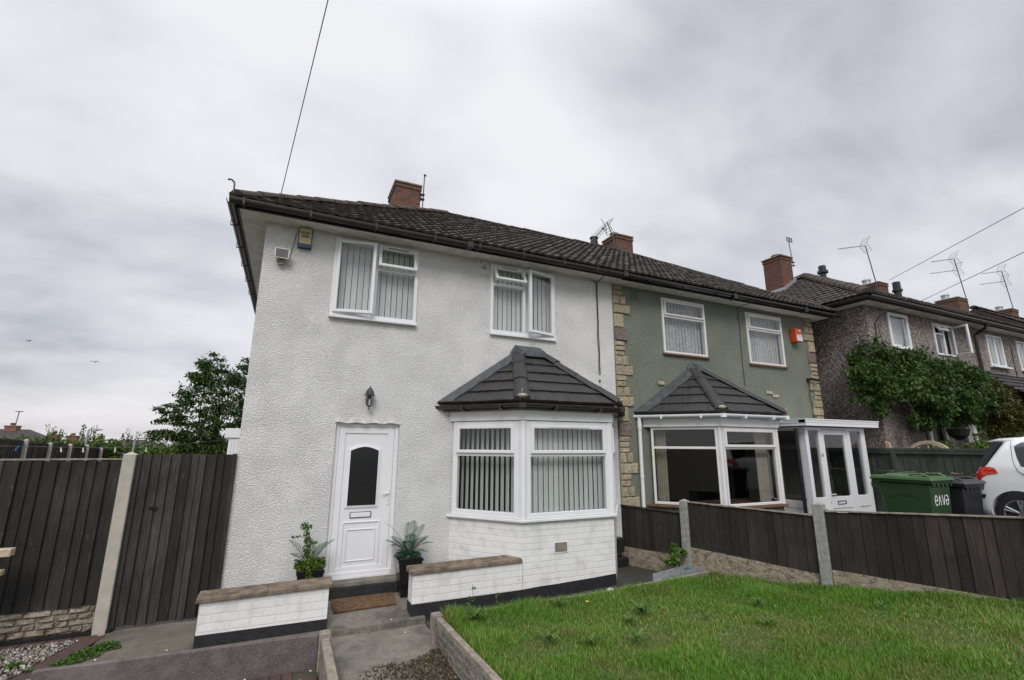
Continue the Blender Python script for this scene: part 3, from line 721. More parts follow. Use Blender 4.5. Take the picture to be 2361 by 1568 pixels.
# bay frames
ZS, ZT = .835, 2.20
def facewin(house, P, Q, z0, z1, inset, lights, **kw):
    P, Q = Vector((*P,0)), Vector((*Q,0)); d = (Q-P).normalized(); n = Vector((d.y,-d.x,0)); L = (Q-P).length
    M = frame_mat(P+d*inset[0]+Vector((0,0,z0)), d); return window(house, M, L-inset[0]-inset[1], z1-z0, lights(L-inset[0]-inset[1], z1-z0), **kw)
def bl(vent):
    def g(w, h):
        return [dict(r=(.085, w-.085, h-.46, h-.075), k='top', a=.4, vent=vent, bars=[(.056, w-.056, h-.515, h-.46)]), dict(r=(.085, w-.085, .075, h-.515))]
    return g
bw = window(wh, frame_mat((3.70, -.95, ZS), (1,0,0)), 1.45, ZT-ZS, bl('upvc_grey')(1.45, ZT-ZS), fw=.075, proud=.02, back=.06, blind=dict(a=14, y=.16, x0=.02, x1=1.40, sp=.088), name='bay_window', label='bay window, pane facing the street')
def splay(P, Q, **kw):
    P, Q = Vector((*P,0)), Vector((*Q,0)); d = (Q-P).normalized(); L = (Q-P).length
    M = frame_mat(P+d*.03+Vector((0,0,ZS)), d); w = L-.08
    return window(wh, M, w, ZT-ZS, bl(None)(w, ZT-ZS), fw=.08, proud=.02, back=.06, name='bay_window', **kw)
splay(A, B, blind=dict(a=-33, y=.20, x0=.0, x1=1.14, sp=.088)); splay(C, Dp, blind=dict(a=48, y=.2, x0=.1, x1=1.1))
for P in (B, C): s = MB(); s.cyl((P[0]+(.018 if P is B else -.018), P[1]+.022, ZS), (P[0]+(.018 if P is B else -.018), P[1]+.022, ZT), .062, n=8); s.build('corner_post', 'upvc', wh)
def offs(pts, o):
    """offset the three-sided bay outline outwards, ends kept on the wall"""
    out = []
    P = [Vector((*p,0)) for p in pts]; ns = []
    for a, b in zip(P, P[1:]): d = (b-a).normalized(); ns.append(Vector((d.y,-d.x,0)))
    out.append(P[0]+ns[0]*o+Vector((0,0,0)))
    for i in (1, 2): q = (ns[i-1]+ns[i]).normalized(); out.append(P[i]+q*(o/q.dot(ns[i])))
    out.append(P[3]+ns[2]*o)
    d = (P[1]-P[0]).normalized(); out[0] -= d*(out[0].y/d.y); d = (P[3]-P[2]).normalized(); out[3] -= d*(out[3].y/d.y)
    return [(p.x, p.y) for p in out]
so_ = offs([A,B,C,Dp], .055); s = MB(); s.prism(poly3(so_, .795), (0,0,.038)); s.build('bay_sill', 'upvc', wh, bevel=.006)
so_ = offs([A,B,C,Dp], .045); s = MB(); s.prism(poly3(so_, 2.205), (0,0,.15)); s.build('bay_fascia', 'upvc', wh, bevel=.005)
so_ = offs([A,B,C,Dp], .13); s = MB(); s.prism(poly3(so_, 2.356), (0,0,.02)); s.build('bay_soffit', 'brown_plastic', wh)
def bay_gutter(house, pts, z, mat, ext=.03):
    s = MB(); P = [Vector((*p,z)) for p in pts]
    for i in range(3):
        a, b = P[i], P[i+1]; d = (b-a).normalized(); n = Vector((d.y,-d.x,0)); gutter(s, a-d*(ext if i == 0 else 0), b+d*(ext if i == 2 else 0), .045, out=tuple(n))
    for i in (1, 2): s.cyl(P[i]+Vector((0,0,-.052)), P[i]+Vector((0,0,.016)), .058, n=8)
    for i in range(3):
        a, b = P[i], P[i+1]; d = (b-a).normalized(); n = Vector((d.y,-d.x,0))
        for t in (.3, .75):
            c = a+(b-a)*t; s.hexa([c+n*.05+Vector((0,0,-.06)), c+d*.035+n*.05+Vector((0,0,-.06)), c+d*.035-n*.07+Vector((0,0,-.08)), c-n*.07+Vector((0,0,-.08))], [c+n*.053+Vector((0,0,.014)), c+d*.035+n*.053+Vector((0,0,.014)), c+d*.035-n*.07+Vector((0,0,-.05)), c-n*.07+Vector((0,0,-.05))])
    return s.build('gutter', mat, house)
bay_gutter(wh, offs([A,B,C,Dp], .19), 2.425, 'brown_plastic')
def bay_roof(house, E, T, seed, tilemat='slate_grey_tile', hl=.26, lead_left=True):
    """E: four eaves corners (x,y,z) left to right, T: two top points"""
    s = MB()
    d0 = Vector(E[1])-Vector(E[0]); d2 = Vector(E[3])-Vector(E[2])
    tiled(s, [E[0], E[1], T[0]], d0, .33, .262, .030, 0, 6, .002, seed)
    if (Vector(T[1])-Vector(T[0])).length > .01: tiled(s, [E[1], E[2], T[1], T[0]], (1,0,0), .33, .262, .030, 0, 6, .002, seed+1)
    else: tiled(s, [E[1], E[2], T[0]], (1,0,0), .33, .262, .030, 0, 6, .002, seed+1)
    tiled(s, [E[2], E[3], T[1]], d2, .33, .262, .030, 0, 6, .002, seed+2)
    rf = s.build('bay_roof', tilemat, house)
    s = MB(); up = Vector((0,0,.035))
    hip_tiles(s, Vector(E[1])+up+(Vector(T[0])-Vector(E[1]))*.02, Vector(T[0])+up, .115, .5, .62, seed); rfh = s
    hip_tiles(s, Vector(E[2])+up+(Vector(T[1])-Vector(E[2]))*.02, Vector(T[1])+up, .115, .42, .62, seed+1)
    s.build('hip_tiles', tilemat, rf)
    s = MB()
    for i in (1, 2):
        e = Vector(E[i]); s.sphere(e+(Vector(T[i-1])-e)*.03+Vector((0,0,.045)), .075, 6, .5)
    s.build('mortar_bedding', 'mortar', rf)
    # lead dressed up the wall over the left slope and across the top
    s = MB(); a, b, t = Vector(E[0]), Vector(E[1]), Vector(T[0]); n = (b-a).cross(t-a).normalized()
    if n.z < 0: n = -n
    dn = (b-a).normalized(); L = .26
    k = 12
    for i in range(k):
        p = a+(t-a)*(i/k); q = a+(t-a)*((i+1)/k); wb = lambda x: dn*(L+.02*math.sin(x*2.3+seed))
        s.add([p+n*.04, p+n*.04+wb(i), q+n*.04+wb(i+1)*(1 if i < k-1 else .35), q+n*.04, p-n*.01, p-n*.01+wb(i), q-n*.01+wb(i+1)*(1 if i < k-1 else .35), q-n*.01], [(0,1,2,3),(4,7,6,5),(1,5,6,2),(0,4,5,1)])
    T0, T1 = Vector(T[0]), Vector(T[1])
    s.hexa([T0+Vector((-.16,-.012,-.04)), T1+Vector((.10,-.012,-.03)), T1+Vector((.06,-.20,-.10)), T0+Vector((-.06,-.20,-.10))], [T0+Vector((-.06,-.008,.11)), T1+Vector((.03,-.008,.10)), T1+Vector((.03,-.19,.0)), T0+Vector((-.03,-.19,.0))])
    s.build('lead_flashing', 'lead', rf)
    return rf
E_ = offs([A,B,C,Dp], .20)
bay_roof(wh, [(*E_[0], 2.47), (*E_[1], 2.47), (*E_[2], 2.47), (*E_[3], 2.47)], [(4.02, -.02, 3.42), (4.42, -.02, 3.42)], 21)
for (p, q) in (((3.56,-1.12), -1), ((5.30,-1.13), 1)):
    s = MB(); s.path([(p[0], p[1], 2.53), (p[0]+q*.02, p[1]-.03, 2.60), (p[0]+q*.01, p[1]-.03, 2.64), (p[0]-q*.02, p[1], 2.63)], .007, 5); s.build('hip_iron', 'galvanised', wh)
# wall vents and cables
def grid_vent(house, x0, z0, w, h, nx, nz, mat, name='wall_vent'):
    s = MB(); d = w/nx; e = h/nz
    s.box(x0, x0+w, -.003, .02, z0, z0+h)
    v = None
    b = MB()
    for i in range(nx+1): b.box(x0+i*d-.006, x0+i*d+.006, -.014, -.0035, z0-.006, z0+h+.006)
    for j in range(nz+1): b.box(x0-.006, x0+w+.006, -.0135, -.0036, z0+j*e-.006, z0+j*e+.006)
    v = b.build(name, mat, house); s.build('vent_void', 'dark_room', v)
grid_vent(wh, 5.385, 4.73, .18, .165, 6, 6, 'upvc')
s = MB(); rs = random.Random(3)
for k, off in ((0, 0), (1, .022)):
    pts = [(5.60+off*.3, -.30, 4.98), (5.70+off, -.28, 4.975), (5.765-off*.6, -.012, 4.97)] if k == 0 else [(5.59, -.012, 4.97)]
    z = 4.93
    while z > 2.95: pts.append((5.700+off*.6+rs.uniform(-.008, .008), -.014-.006*k, z)); z -= .2
    s.path(pts, .0065, 5)
s.cyl((5.70,-.012,3.02), (5.70,-.03,3.02), .02, n=6)
s.build('aerial_cable', 'cable_black', wh)
s = MB(); s.path([(3.31,-.05,4.99),(3.325,-.012,4.93),(3.34,-.02,4.86)], .005, 5); s.build('sensor_cable', 'cable_black', wh)
# black soil pipe and gully in the corner by the bay
s = MB(); s.box(5.80, 6.02, -.14, -.002, .06, .30); s.box(5.72, 6.05, -.20, -.003, -.20, .0); s.cyl((5.92,-.09,0), (5.92,-.09,.07), .055, n=10); s.build('drain_hopper', 'black_plastic', wh, bevel=.02)

# ------------------------------------------------------------------ green house
gh = thing('house', (9.1, 0, -.3), 'sage green rendered semi-detached house with stone quoins, bay and white porch', 'house', 'houses along the street')
GX = 12.13
w1 = (7.304, 8.50, 3.69, 4.86); w2 = (9.782, 10.976, 3.664, 4.856)
A2, B2, C2, D2 = (6.74,0), (7.57,-.97), (9.05,-.97), (9.80,0)
w = MB(); wall_open(w, WX+.001, GX, -.3, 5.02, .004, .25, [w1, w2, (6.85, 9.65, .78, 2.25), (10.5, 11.2, 0, 2.0)])
w.box(GX-.25, GX, .251, 6.8, -.3, 5.02)
w.build('wall', 'green_roughcast', gh)
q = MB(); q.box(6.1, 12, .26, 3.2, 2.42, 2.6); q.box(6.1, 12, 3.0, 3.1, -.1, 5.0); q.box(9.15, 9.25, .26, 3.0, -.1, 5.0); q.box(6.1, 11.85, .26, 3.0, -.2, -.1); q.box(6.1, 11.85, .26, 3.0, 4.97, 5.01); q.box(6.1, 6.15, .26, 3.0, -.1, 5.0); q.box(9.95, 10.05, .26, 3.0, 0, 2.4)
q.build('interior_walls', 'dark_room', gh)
# quoins of rough yellow and pink stone
def quoins(x, side, zs, ze, seed):
    s = MB(); pk = MB(); yl = s; rs = random.Random(seed); z = ze; pat = [('n', .11), ('n', .11), ('nn', .18), ('w', .19), ('t', .28), ('t2', .27), ('n', .10), ('n', .10), ('n', .09), ('nn', .19), ('w', .19)]
    k = 0
    while z > zs:
        t, h = pat[k % len(pat)]; k += 1; s = pk if t == 't2' else yl
        wd = {'n': .235, 'nn': .30, 'w': .40, 't': .24, 't2': .31}[t]+rs.uniform(-.012, .012); g = .008
        def stone(a, b, z0, z1):
            d = rs.uniform(.022, .045); X = lambda q: x+side*q
            xa, xb = min(X(a), X(b))+g/2, max(X(a), X(b))-g/2; m = .02
            s.add([(xa,-.002,z0),(xb,-.002,z0),(xb,-.002,z1),(xa,-.002,z1),(xa+m,-d,z0+m*.6),(xb-m,-d*rs.uniform(.6,1.2),z0+m*.6),(xb-m,-d*rs.uniform(.6,1),z1-m),(xa+m,-d*rs.uniform(.7,1),z1-m)],
                  [(0,1,5,4),(1,2,6,5),(2,3,7,6),(3,0,4,7),(4,5,6,7)])
        if t == 'nn': stone(0, wd*.52, z-h+g, z); stone(wd*.52, wd, z-h+g, z)
        else: stone(0, wd, z-h+g, z)
        z -= h
    return yl, pk
for yl, pk in (quoins(WX+.015, 1, .25, 4.965, 5), quoins(GX-.005, -1, .25, 4.965, 6)):
    yl.build('quoin_stones', 'quoin_stone', gh); pk.build('quoin_stones', 'pink_stone', gh)['label'] = 'dusky pink quoin stones'
for (x0, x1, z0, z1) in [(7.09, 7.25, 3.02, 3.10), (10.2, 10.42, 3.0, 3.075), (10.40, 10.60, 2.93, 2.995)]:
    s = MB(); s.box(x0, x1, -.03, .003, z0, z1); s.build('decorative_stone', 'quoin_stone', gh, bevel=.012)
def aluwin(house, w4, split, n=''):
    M = frame_mat((w4[0], .004, w4[2]), (1,0,0)); ww, hh = w4[1]-w4[0], w4[3]-w4[2]
    return window(house, M, ww, hh, [dict(r=(.06, ww-.06, hh-split, hh-.07), k='top', a=.3), dict(r=(.05, ww-.05, .05, hh-split-.05), bars=[(.046, ww-.046, hh-split-.055, hh-split)])], fw=.045, proud=.03, cw=.04, mat='aluminium_frame', glass='old_glass',
                  blind=dict(a=6, y=.12, mat='net_curtain', sp=.088), sill=dict(d=.06, e=.03, h=.04, mat='sill_timber'), label=n)
aluwin(gh, w1, .36, 'left upstairs window of the green house, net curtain behind'); aluwin(gh, w2, .36, 'right upstairs window, beside the orange alarm box')
# bay
s = MB(); s.prism(poly3([A2,B2,C2,D2], -.3), (0,0,1.08)); s.build('bay_base', 'green_roughcast', gh)
ZS2, ZT2 = .815, 2.19
def gbay(P, Q, i0, i1):
    P, Q = Vector((*P,0)), Vector((*Q,0)); d = (Q-P).normalized(); L = (Q-P).length; w = L-i0-i1
    M = frame_mat(P+d*i0+Vector((0,0,ZS2)), d); h = ZT2-ZS2
    w_ = window(gh, M, w, h, [dict(r=(.04, w-.04, h-.35, h-.05), k='top' if i0 < .06 else 'fixed', a=.3, bars=[(.038, w-.038, h-.395, h-.35)]), dict(r=(.04, w-.04, .05, h-.395))], fw=.045, proud=.02, back=.05, mat='aluminium_frame', glass='old_glass', name='bay_window')
    return w_, M, w, h
for (P, Q, i0, i1, cur) in ((A2, B2, .08, .04, ('L',)), (B2, C2, .05, .05, ('R',)), (C2, D2, .05, .08, ())):
    w_, M, w, h = gbay(P, Q, i0, i1)
    if cur:
        s = MB(); s.M = M; x0, x1 = (.05, .24) if 'L' in cur else (w-.36, w-.05)
        n = 26
        for i in range(n):
            a, b = x0+(x1-x0)*i/n, x0+(x1-x0)*(i+1)/n; ya, yb = .16+.02*math.sin(i*1.3), .16+.02*math.sin((i+1)*1.3)
            s.quad((a,ya,.03),(b,yb,.03),(b,yb,h-.02),(a,ya,h-.02))
        s.build('curtain', 'curtain', w_)
for P in (B2, C2): s = MB(); s.cyl((P[0],P[1]+.01,ZS2), (P[0],P[1]+.01,ZT2), .045, n=8); s.build('corner_post', 'aluminium_frame', gh)
s = MB(); s.prism(poly3(offs([A2,B2,C2,D2], .075), .775), (0,0,.035)); s.build('bay_sill', 'sill_timber', gh)
s = MB(); s.prism(poly3(offs([A2,B2,C2,D2], .06), 2.195), (0,0,.16)); s.build('bay_fascia', 'upvc', gh, bevel=.005)
s = MB(); s.prism(poly3(offs([A2,B2,C2,D2], .14), 2.356), (0,0,.02)); s.build('bay_soffit', 'upvc', gh)
bay_gutter(gh, offs([A2,B2,C2,D2], .19), 2.40, 'upvc')
E2_ = offs([A2,B2,C2,D2], .20)
bay_roof(gh, [(*E2_[0], 2.45), (*E2_[1], 2.45), (*E2_[2], 2.45), (*E2_[3], 2.45)], [(8.02, -.02, 3.44), (8.09, -.02, 3.44)], 41)
s = MB(); gp = offs([A2,B2,C2,D2], .19)[0]; s.path([(gp[0]+.04, -.06, 2.36), (gp[0]+.05, -.05, 2.2), (gp[0]+.05, -.05, .0)], .034, 10); s.cyl((gp[0]+.05,-.05,1.28),(gp[0]+.05,-.05,1.32),.04, n=10); s.cyl((gp[0]+.05,-.05,2.16),(gp[0]+.05,-.05,2.30),.042, n=10); s.build('downpipe', 'upvc', gh)
# soffit fascia gutter
s = MB(); s.box(WX+.002, GX+.33, -.32, .0, 4.965, 4.99); s.box(GX+.001, GX+.33, .001, 7.0, 4.964, 4.988); s.build('soffit', 'old_white_paint', gh)
s = MB(); s.box(WX+.002, GX+.35, -.345, -.322, 4.945, 5.11); s.box(GX+.331, GX+.352, -.32, 7.0, 4.945, 5.11); s.build('fascia', 'black_plastic', gh)
s = MB(); gutter(s, (WX+.03, -.41, gz-.02), (GX+.46, -.41, gz-.04)); s.build('gutter', 'black_gloss', gh)
for x in (11.23, 8.9): s = MB(); s.box(x, x+.11, -.486, -.335, gz-.115, gz-.01); s.build('gutter_joint', 'black_gloss', gh)
for x in [6.6, 7.5, 8.4, 9.5, 10.4, 12.0]: s = MB(); s.box(x, x+.03, -.478, -.34, gz-.09, gz-.085); s.build('gutter_bracket', 'black_gloss', gh)
wr = MB()
tiled(wr, [(WX+.002,EY,EZ),(XR,EY,EZ),(RR,RY,RZ),(WX+.002,RY,RZ)], (1,0,0), .155, .225, .026, .014, seed=5)
tiled(wr, [(XR,EY,EZ),(XR,BY,EZ),(RR,RY,RZ)], (0,1,0), .155, .225, .026, .014, seed=6)
wr.quad((XR,BY,EZ),(WX,BY,EZ),(WX,RY,RZ),(RR,RY,RZ))
wr.build('roof', 'brown_roof_tile', gh)
s = MB(); hip_tiles(s, (XR-.05,EY+.05,EZ+.05), (RR,RY,RZ+.01), .10, .36, .6, 8); hip_tiles(s, (WX+.002,RY,RZ+.01), (RR+.1,RY,RZ+.01), .10, .4, .6, 9); s.build('ridge_tiles', 'mossy_ridge_tile', gh)
chimney(gh, 8.75, 9.36, 3.2, 3.85, 6.6, 7.92, pots=[(8.92, 3.5, .12, .13, 'old_concrete')])
s = MB(); s.box(8.73, 9.38, 3.17, 3.87, 6.7, 7.18); s.build('lead_flashing', 'lead', gh)
s = MB(); s.lathe((8.22, 3.55, 7.2), [(.11,0),(.11,.35),(.15,.36),(.15,.42),(.12,.43),(.10,.62),(.13,.63),(.13,.66)], 12); s.build('flue_terminal', 'black_plastic', gh)
grid_vent(gh, 6.525, 4.73, .18, .165, 6, 6, 'green_roughcast')
s = MB(); pts = [(9.55+.012*math.sin(z*3), -.01, z) for z in np.arange(4.93, 3.0, -.2)]; s.path(pts, .0055, 5); s.path([(9.62,-.3,4.955),(9.58,-.15,4.95),(9.55,-.01,4.93)], .0055, 5); s.build('aerial_cable', 'cable_black', gh)
s = MB(); s.path([(11.70,-.05,3.38),(11.715,-.03,3.2),(11.69,-.02,3.0),(11.74,-.02,2.8),(11.73,-.02,2.5)], .007, 5); s.build('camera_cable', 'cable_black', gh)
# cable lying over the tiles from the aerial
s = MB(); pts = []
for i in range(16):
    t = i/15; x = 8.75+1.9*t; y = 3.1-1.9*t+.1*math.sin(i*.9); pts.append((x, y, EZ+(RZ-EZ)*(y-EY)/(RY-EY)+.06))
s.path(pts, .007, 5); s.build('aerial_cable', 'cable_grey', gh)
# porch
PX0, PX1, PY = 9.88, 11.84, -1.0; PT = 2.24
s = MB()
s.box(PX0, PX0+.09, PY, PY+.09, -.1, PT); s.box(PX1-.14, PX1, PY, PY+.09, -.1, PT)
s.box(10.29, 10.37, PY+.002, PY+.08, -.1, PT-.002); s.box(11.215, 11.32, PY+.002, PY+.08, -.1, PT-.002)
for a, b in ((PX0+.091, 10.289), (11.321, PX1-.141)):
    s.box(a, b, PY+.004, PY+.08, PT-.07, PT-.003); s.box(a, b, PY+.004, PY+.08, .66, .88); s.box(a, b, PY+.02, PY+.06, -.1, .66); s.box(a, b, PY+.004, PY+.08, -.1, -.0)
s.box(10.371, 11.214, PY+.004, PY+.08, PT-.05, PT-.003)
# left flank: glazed over a white panel, right flank the same
for X in (PX0, PX1-.06):
    s.box(X, X+.055, PY+.091, PY+.16, -.1, PT); s.box(X, X+.055, -.12, .0, -.1, PT); s.box(X+.002, X+.053, PY+.161, -.121, .66, .80); s.box(X+.012, X+.043, PY+.161, -.121, -.1, .659); s.box(X+.002, X+.053, PY+.161, -.121, PT-.07, PT-.002)
po = s.build('porch', 'upvc', gh, bevel=.005)
for bx_ in ((PX0+.07, 10.30, PY+.035, PY+.045, .87, PT-.06), (11.31, PX1-.12, PY+.035, PY+.045, .87, PT-.06), (PX0+.02, PX0+.03, PY+.15, -.11, .79, PT-.06), (PX1-.04, PX1-.03, PY+.15, -.11, .79, PT-.06)):
    s = MB(); s.box(*bx_); s.build('pane', 'old_glass', po)
s = MB(); s.box(9.70, 12.10, PY-.16, .0, PT+.015, PT+.075); s.box(9.68, 12.12, PY-.175, .0, PT+.131, PT+.15)
x = 9.69
while x < 12.1: s.box(x, x+.03, PY-.168, PY-.02, PT+.0755, PT+.1305); x += .045
s.box(9.69, 12.11, PY-.155, -.001, PT+.076, PT+.13); s.build('porch_roof', 'upvc', po)
s = MB(); X0, X1 = 10.374, 11.211; yy = PY+.01
s.box(X0, X0+.09, yy, yy+.055, .0, PT-.055); s.box(X1-.09, X1, yy, yy+.055, .0, PT-.055); s.box(X0+.091, X1-.091, yy+.001, yy+.054, PT-.15, PT-.056); s.box(X0+.091, X1-.091, yy+.001, yy+.054, .66, .88); s.box(X0+.091, X1-.091, yy+.015, yy+.04, .1, .659); s.box(X0+.091, X1-.091, yy+.001, yy+.054, .0, .099)
s.build('door', 'upvc', po, bevel=.004)
s = MB(); s.box(X0+.085, X1-.085, yy+.024, yy+.032, .87, PT-.14); s.build('door_pane', 'old_glass', po)
s = MB(); s.box(X0+.03, X0+.055, yy-.02, yy-.001, .78, .98); s.box(X0+.035, X0+.17, yy-.05, yy-.035, .925, .942); s.cyl((X0+.042,yy-.045,.933),(X0+.042,yy-.018,.933),.009,n=8); s.build('handle', 'upvc', po)
s = MB(); s.ring(X0+.25, X0+.52, .735, .80, yy-.012, yy-.0005, .009); s.build('letterbox', 'black_plastic', po)
vs, fs = text_geo('31', .085); s = MB(); s.M = Matrix.Translation((10.332, PY-.001, 1.68)) @ Matrix.Rotation(R(90), 4, 'X'); s.add(vs, fs); s.build('house_number', 'ink', po)
s = MB(); s.path([(PX0-.10,PY+.12,2.2),(PX0-.10,PY+.12,-.1)], .035, 8); s.cyl((PX0-.10,PY+.12,.82),(PX0-.10,PY+.12,.87),.045,n=8); s.build('downpipe', 'black_plastic', gh)
s = MB(); s.box(10.52, 11.18, .10, .14, .0, 2.0); s.build('inner_door', 'room', gh)

# ------------------------------------------------------------------ pebbledashed terrace beyond
th = thing('house', (20, -.8, .2), 'grey brown pebbledashed house with brown gutter behind the climbing shrub', 'house', 'houses along the street')
TY = -.8; TX0, TX1 = 13.0, 28.0
tw = [(13.90, 14.79, 4.28, 5.17), (15.98, 16.96, 4.25, 5.12), (18.86, 19.80, 4.17, 5.11), (20.75, 21.7, 4.17, 5.10), (18.5, 19.9, 2.45, 3.2), (14.9, 15.7, .6, 2.5), (23.5, 24.5, 4.17, 5.1)]
w = MB(); wall_open(w, TX0, TX1, -.1, 5.30, TY, TY+.25, tw); w.box(TX0, TX0+.25, TY+.251, 6.5, -.1, 5.30); w.build('wall', 'pebbledash', th)
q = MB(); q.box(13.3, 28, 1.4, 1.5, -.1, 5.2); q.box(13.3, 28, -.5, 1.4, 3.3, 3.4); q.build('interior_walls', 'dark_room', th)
s = MB(); s.box(TX0-.38, TX1, TY-.30, TY, 5.24, 5.27); s.box(TX0-.38, TX0-.001, TY+.001, 6.7, 5.239, 5.268); s.build('soffit', 'old_white_paint', th)
s = MB(); s.box(TX0-.40, TX1, TY-.325, TY-.302, 5.22, 5.36); s.box(TX0-.402, TX0-.382, TY-.30, 6.7, 5.22, 5.36); s.build('fascia', 'brown_plastic', th)
s = MB(); gutter(s, (TX0-.46, TY-.38, 5.31), (TX1, TY-.38, 5.27)); gutter(s, (TX0-.46, TY-.38, 5.31), (TX0-.46, 6.7, 5.31), out=(-1,0,0)); s.build('gutter', 'brown_plastic', th)
s = MB(); s.path([(18.12,-1.15,5.24),(18.12,-1.12,5.16),(18.13,-.86,5.0),(18.13,-.86,3.3)], .04, 8); s.build('downpipe', 'brown_plastic', th)
ey = TY-.42; xl = TX0-.5; rx, ry, rz = 16.0, 2.4, 7.5
wr = MB(); tiled(wr, [(xl,ey,5.36),(27.5,ey,5.36),(27.5,ry,rz),(rx,ry,rz)], (1,0,0), .16, .24, .028, .018, seed=11)
tiled(wr, [(xl,6.0,5.36),(xl,ey,5.36),(rx,ry,rz)], (0,-1,0), .16, .24, .028, .018, seed=12)
wr.quad((27.5,6,5.36),(xl,6,5.36),(rx,ry,rz),(27.5,ry,rz)); wr.build('roof', 'brown_roof_tile', th)
s = MB(); hip_tiles(s, (xl+.05,ey+.05,5.41), (rx,ry,rz+.05), .15, .4, .8, 13); hip_tiles(s, (rx,ry,rz+.05), (27.5,ry,rz+.05), .13, .45, .7, 14); hip_tiles(s, (xl+.05,5.95,5.41), (rx,ry,rz+.05), .15, .4, .8, 15); s.build('ridge_tiles', 'mossy_ridge_tile', th)
chimney(th, 15.0, 15.56, 2.5, 3.15, 6.0, 8.12, pots=[(15.25, 2.8, .16, .10, 'terracotta')], cap=.05, label='tallest chimney, on the hipped end nearest the green house')
s = MB(); s.hexa([(14.95,2.44,6.4),(15.62,2.44,6.4),(15.62,3.2,6.4),(14.95,3.2,6.4)], [(14.95,2.44,6.98),(15.62,2.44,7.42),(15.62,3.2,7.42),(14.95,3.2,6.98)]); s.build('lead_flashing', 'galvanised', th)
chimney(th, 20.4, 21.0, 2.4, 3.1, 7.0, 7.98, pots=[(20.6, 2.9, .14, .22, 'galvanised')])
chimney(th, 26.3, 27.1, 2.4, 3.2, 7.0, 8.2, pots=[(26.5, 2.9, .14, .22, 'galvanised')])
s = MB(); s.lathe((16.95, 2.35, 7.3), [(.10,0),(.10,.45),(.17,.46),(.17,.54),(.12,.56),(.12,.72),(.09,.74)], 10); s.build('flue_terminal', 'black_plastic', th)
s = MB(); s.lathe((21.4,2.3,7.2), [(.12,0),(.12,.5),(.17,.52),(.17,.6),(.13,.62),(.13,.9)], 10); s.build('flue_terminal', 'black_plastic', th)
def tw_(w4, lights, **kw):
    M = frame_mat((w4[0], TY, w4[2]), (1,0,0)); return window(th, M, w4[1]-w4[0], w4[3]-w4[2], lights, **kw)
tw_(tw[0], [dict(r=(.06, .83, .06, .83))], fw=.075, blind=dict(a=4, mat='net_curtain', x0=.2, sp=.089), sill=dict(d=.05), label='upstairs window just above the shrub')
tw_(tw[1], [dict(r=(.05, .46, .62, .82), k='top', a=38), dict(r=(.05, .46, .05, .56)), dict(r=(.52, .93, .05, .82), k='right', a=72, bars=[(.461, .519, .051, .819), (.051, .46, .56, .62)])], label='upstairs window with its casement wide open')
s = tw_(tw[2], [dict(r=(.06, .47, .06, .88)), dict(r=(.47, .88, .06, .88), bars=[(.44, .50, .056, .884)])], blind=dict(a=4, y=.1), sill=dict(d=.12, e=.08, h=.05), label='two-paned upstairs window right of the downpipe')
tw_(tw[3], [dict(r=(.06, .46, .06, .87)), dict(r=(.50, .89, .06, .87), bars=[(.46, .50, .056, .874)])], blind=dict(a=4, y=.1), sill=dict(d=.1))
tw_(tw[4], [dict(r=(.06, .70, .06, .69)), dict(r=(.70, 1.34, .06, .69), bars=[(.67, .73, .056, .694)])], fw=.08, sill=dict(d=.1))
tw_(tw[5], [dict(r=(.06, .74, .06, 1.84))], fw=.08)
s = MB(); pts = [(20.35+.01*math.sin(z*4), TY-.01, z) for z in np.arange(4.95, 3.3, -.2)]; s.path(pts, .012, 4); s.build('aerial_cable', 'cable_black', th)
s = MB(); s.path([(13.55,TY-.02,5.0),(13.3,TY-.02,4.8),(13.28,TY-.02,4.5)], .01, 4); s.path([(13.55,TY-.02,5.0),(14.0,TY-.03,5.19),(14.3,TY-.2,5.24)], .008, 4); s.build('telephone_cable', 'cable_black', th)
# lean-to roof and porch post hidden in the shrub
s = MB(); tiled(s, [(17.3,-2.0,3.12),(28,-2.0,3.12),(28,TY-.01,3.92),(17.3,TY-.01,3.92)], (1,0,0), .3, .28, .03, 0, seed=17); s.build('lean_to_roof', 'slate_grey_tile', th)
s = MB(); s.box(15.95, 16.09, -1.25, -1.11, .4, 3.0); s.build('porch_post', 'upvc', th)
th2 = thing('house', (36, -.8, .2), 'farthest pebbledashed house, its taller tiled roof cut off at the right edge', 'house', 'houses along the street')
w = MB(); w.box(28.001, 48, TY, 6, -.1, 5.4); w.build('wall', 'pebbledash', th2)
wr = MB(); tiled(wr, [(27.502,ey,5.38),(48,ey,5.38),(48,ry,7.86),(27.502,ry,7.86)], (1,0,0), .22, .30, .03, .03, seed=18); wr.quad((48,6,5.36),(27.5,6,5.36),(27.5,ry,7.86),(48,ry,7.86)); wr.quad((27.501,ey,5.3),(27.501,6,5.3),(27.501,ry,7.86)); wr.build('roof', 'brown_roof_tile', th2)
s = MB(); hip_tiles(s, (27.5,ry,7.92), (48,ry,7.92), .14, .45, .7, 19); s.build('ridge_tiles', 'mossy_ridge_tile', th2)
s = MB(); gutter(s, (28.0, TY-.38, 5.27), (48, TY-.38, 5.24)); s.build('gutter', 'brown_plastic', th2)
chimney(th2, 31.3, 31.95, 2.4, 3.25, 7.0, 8.32, pots=[(31.55, 2.9, .14, .22, 'galvanised')])

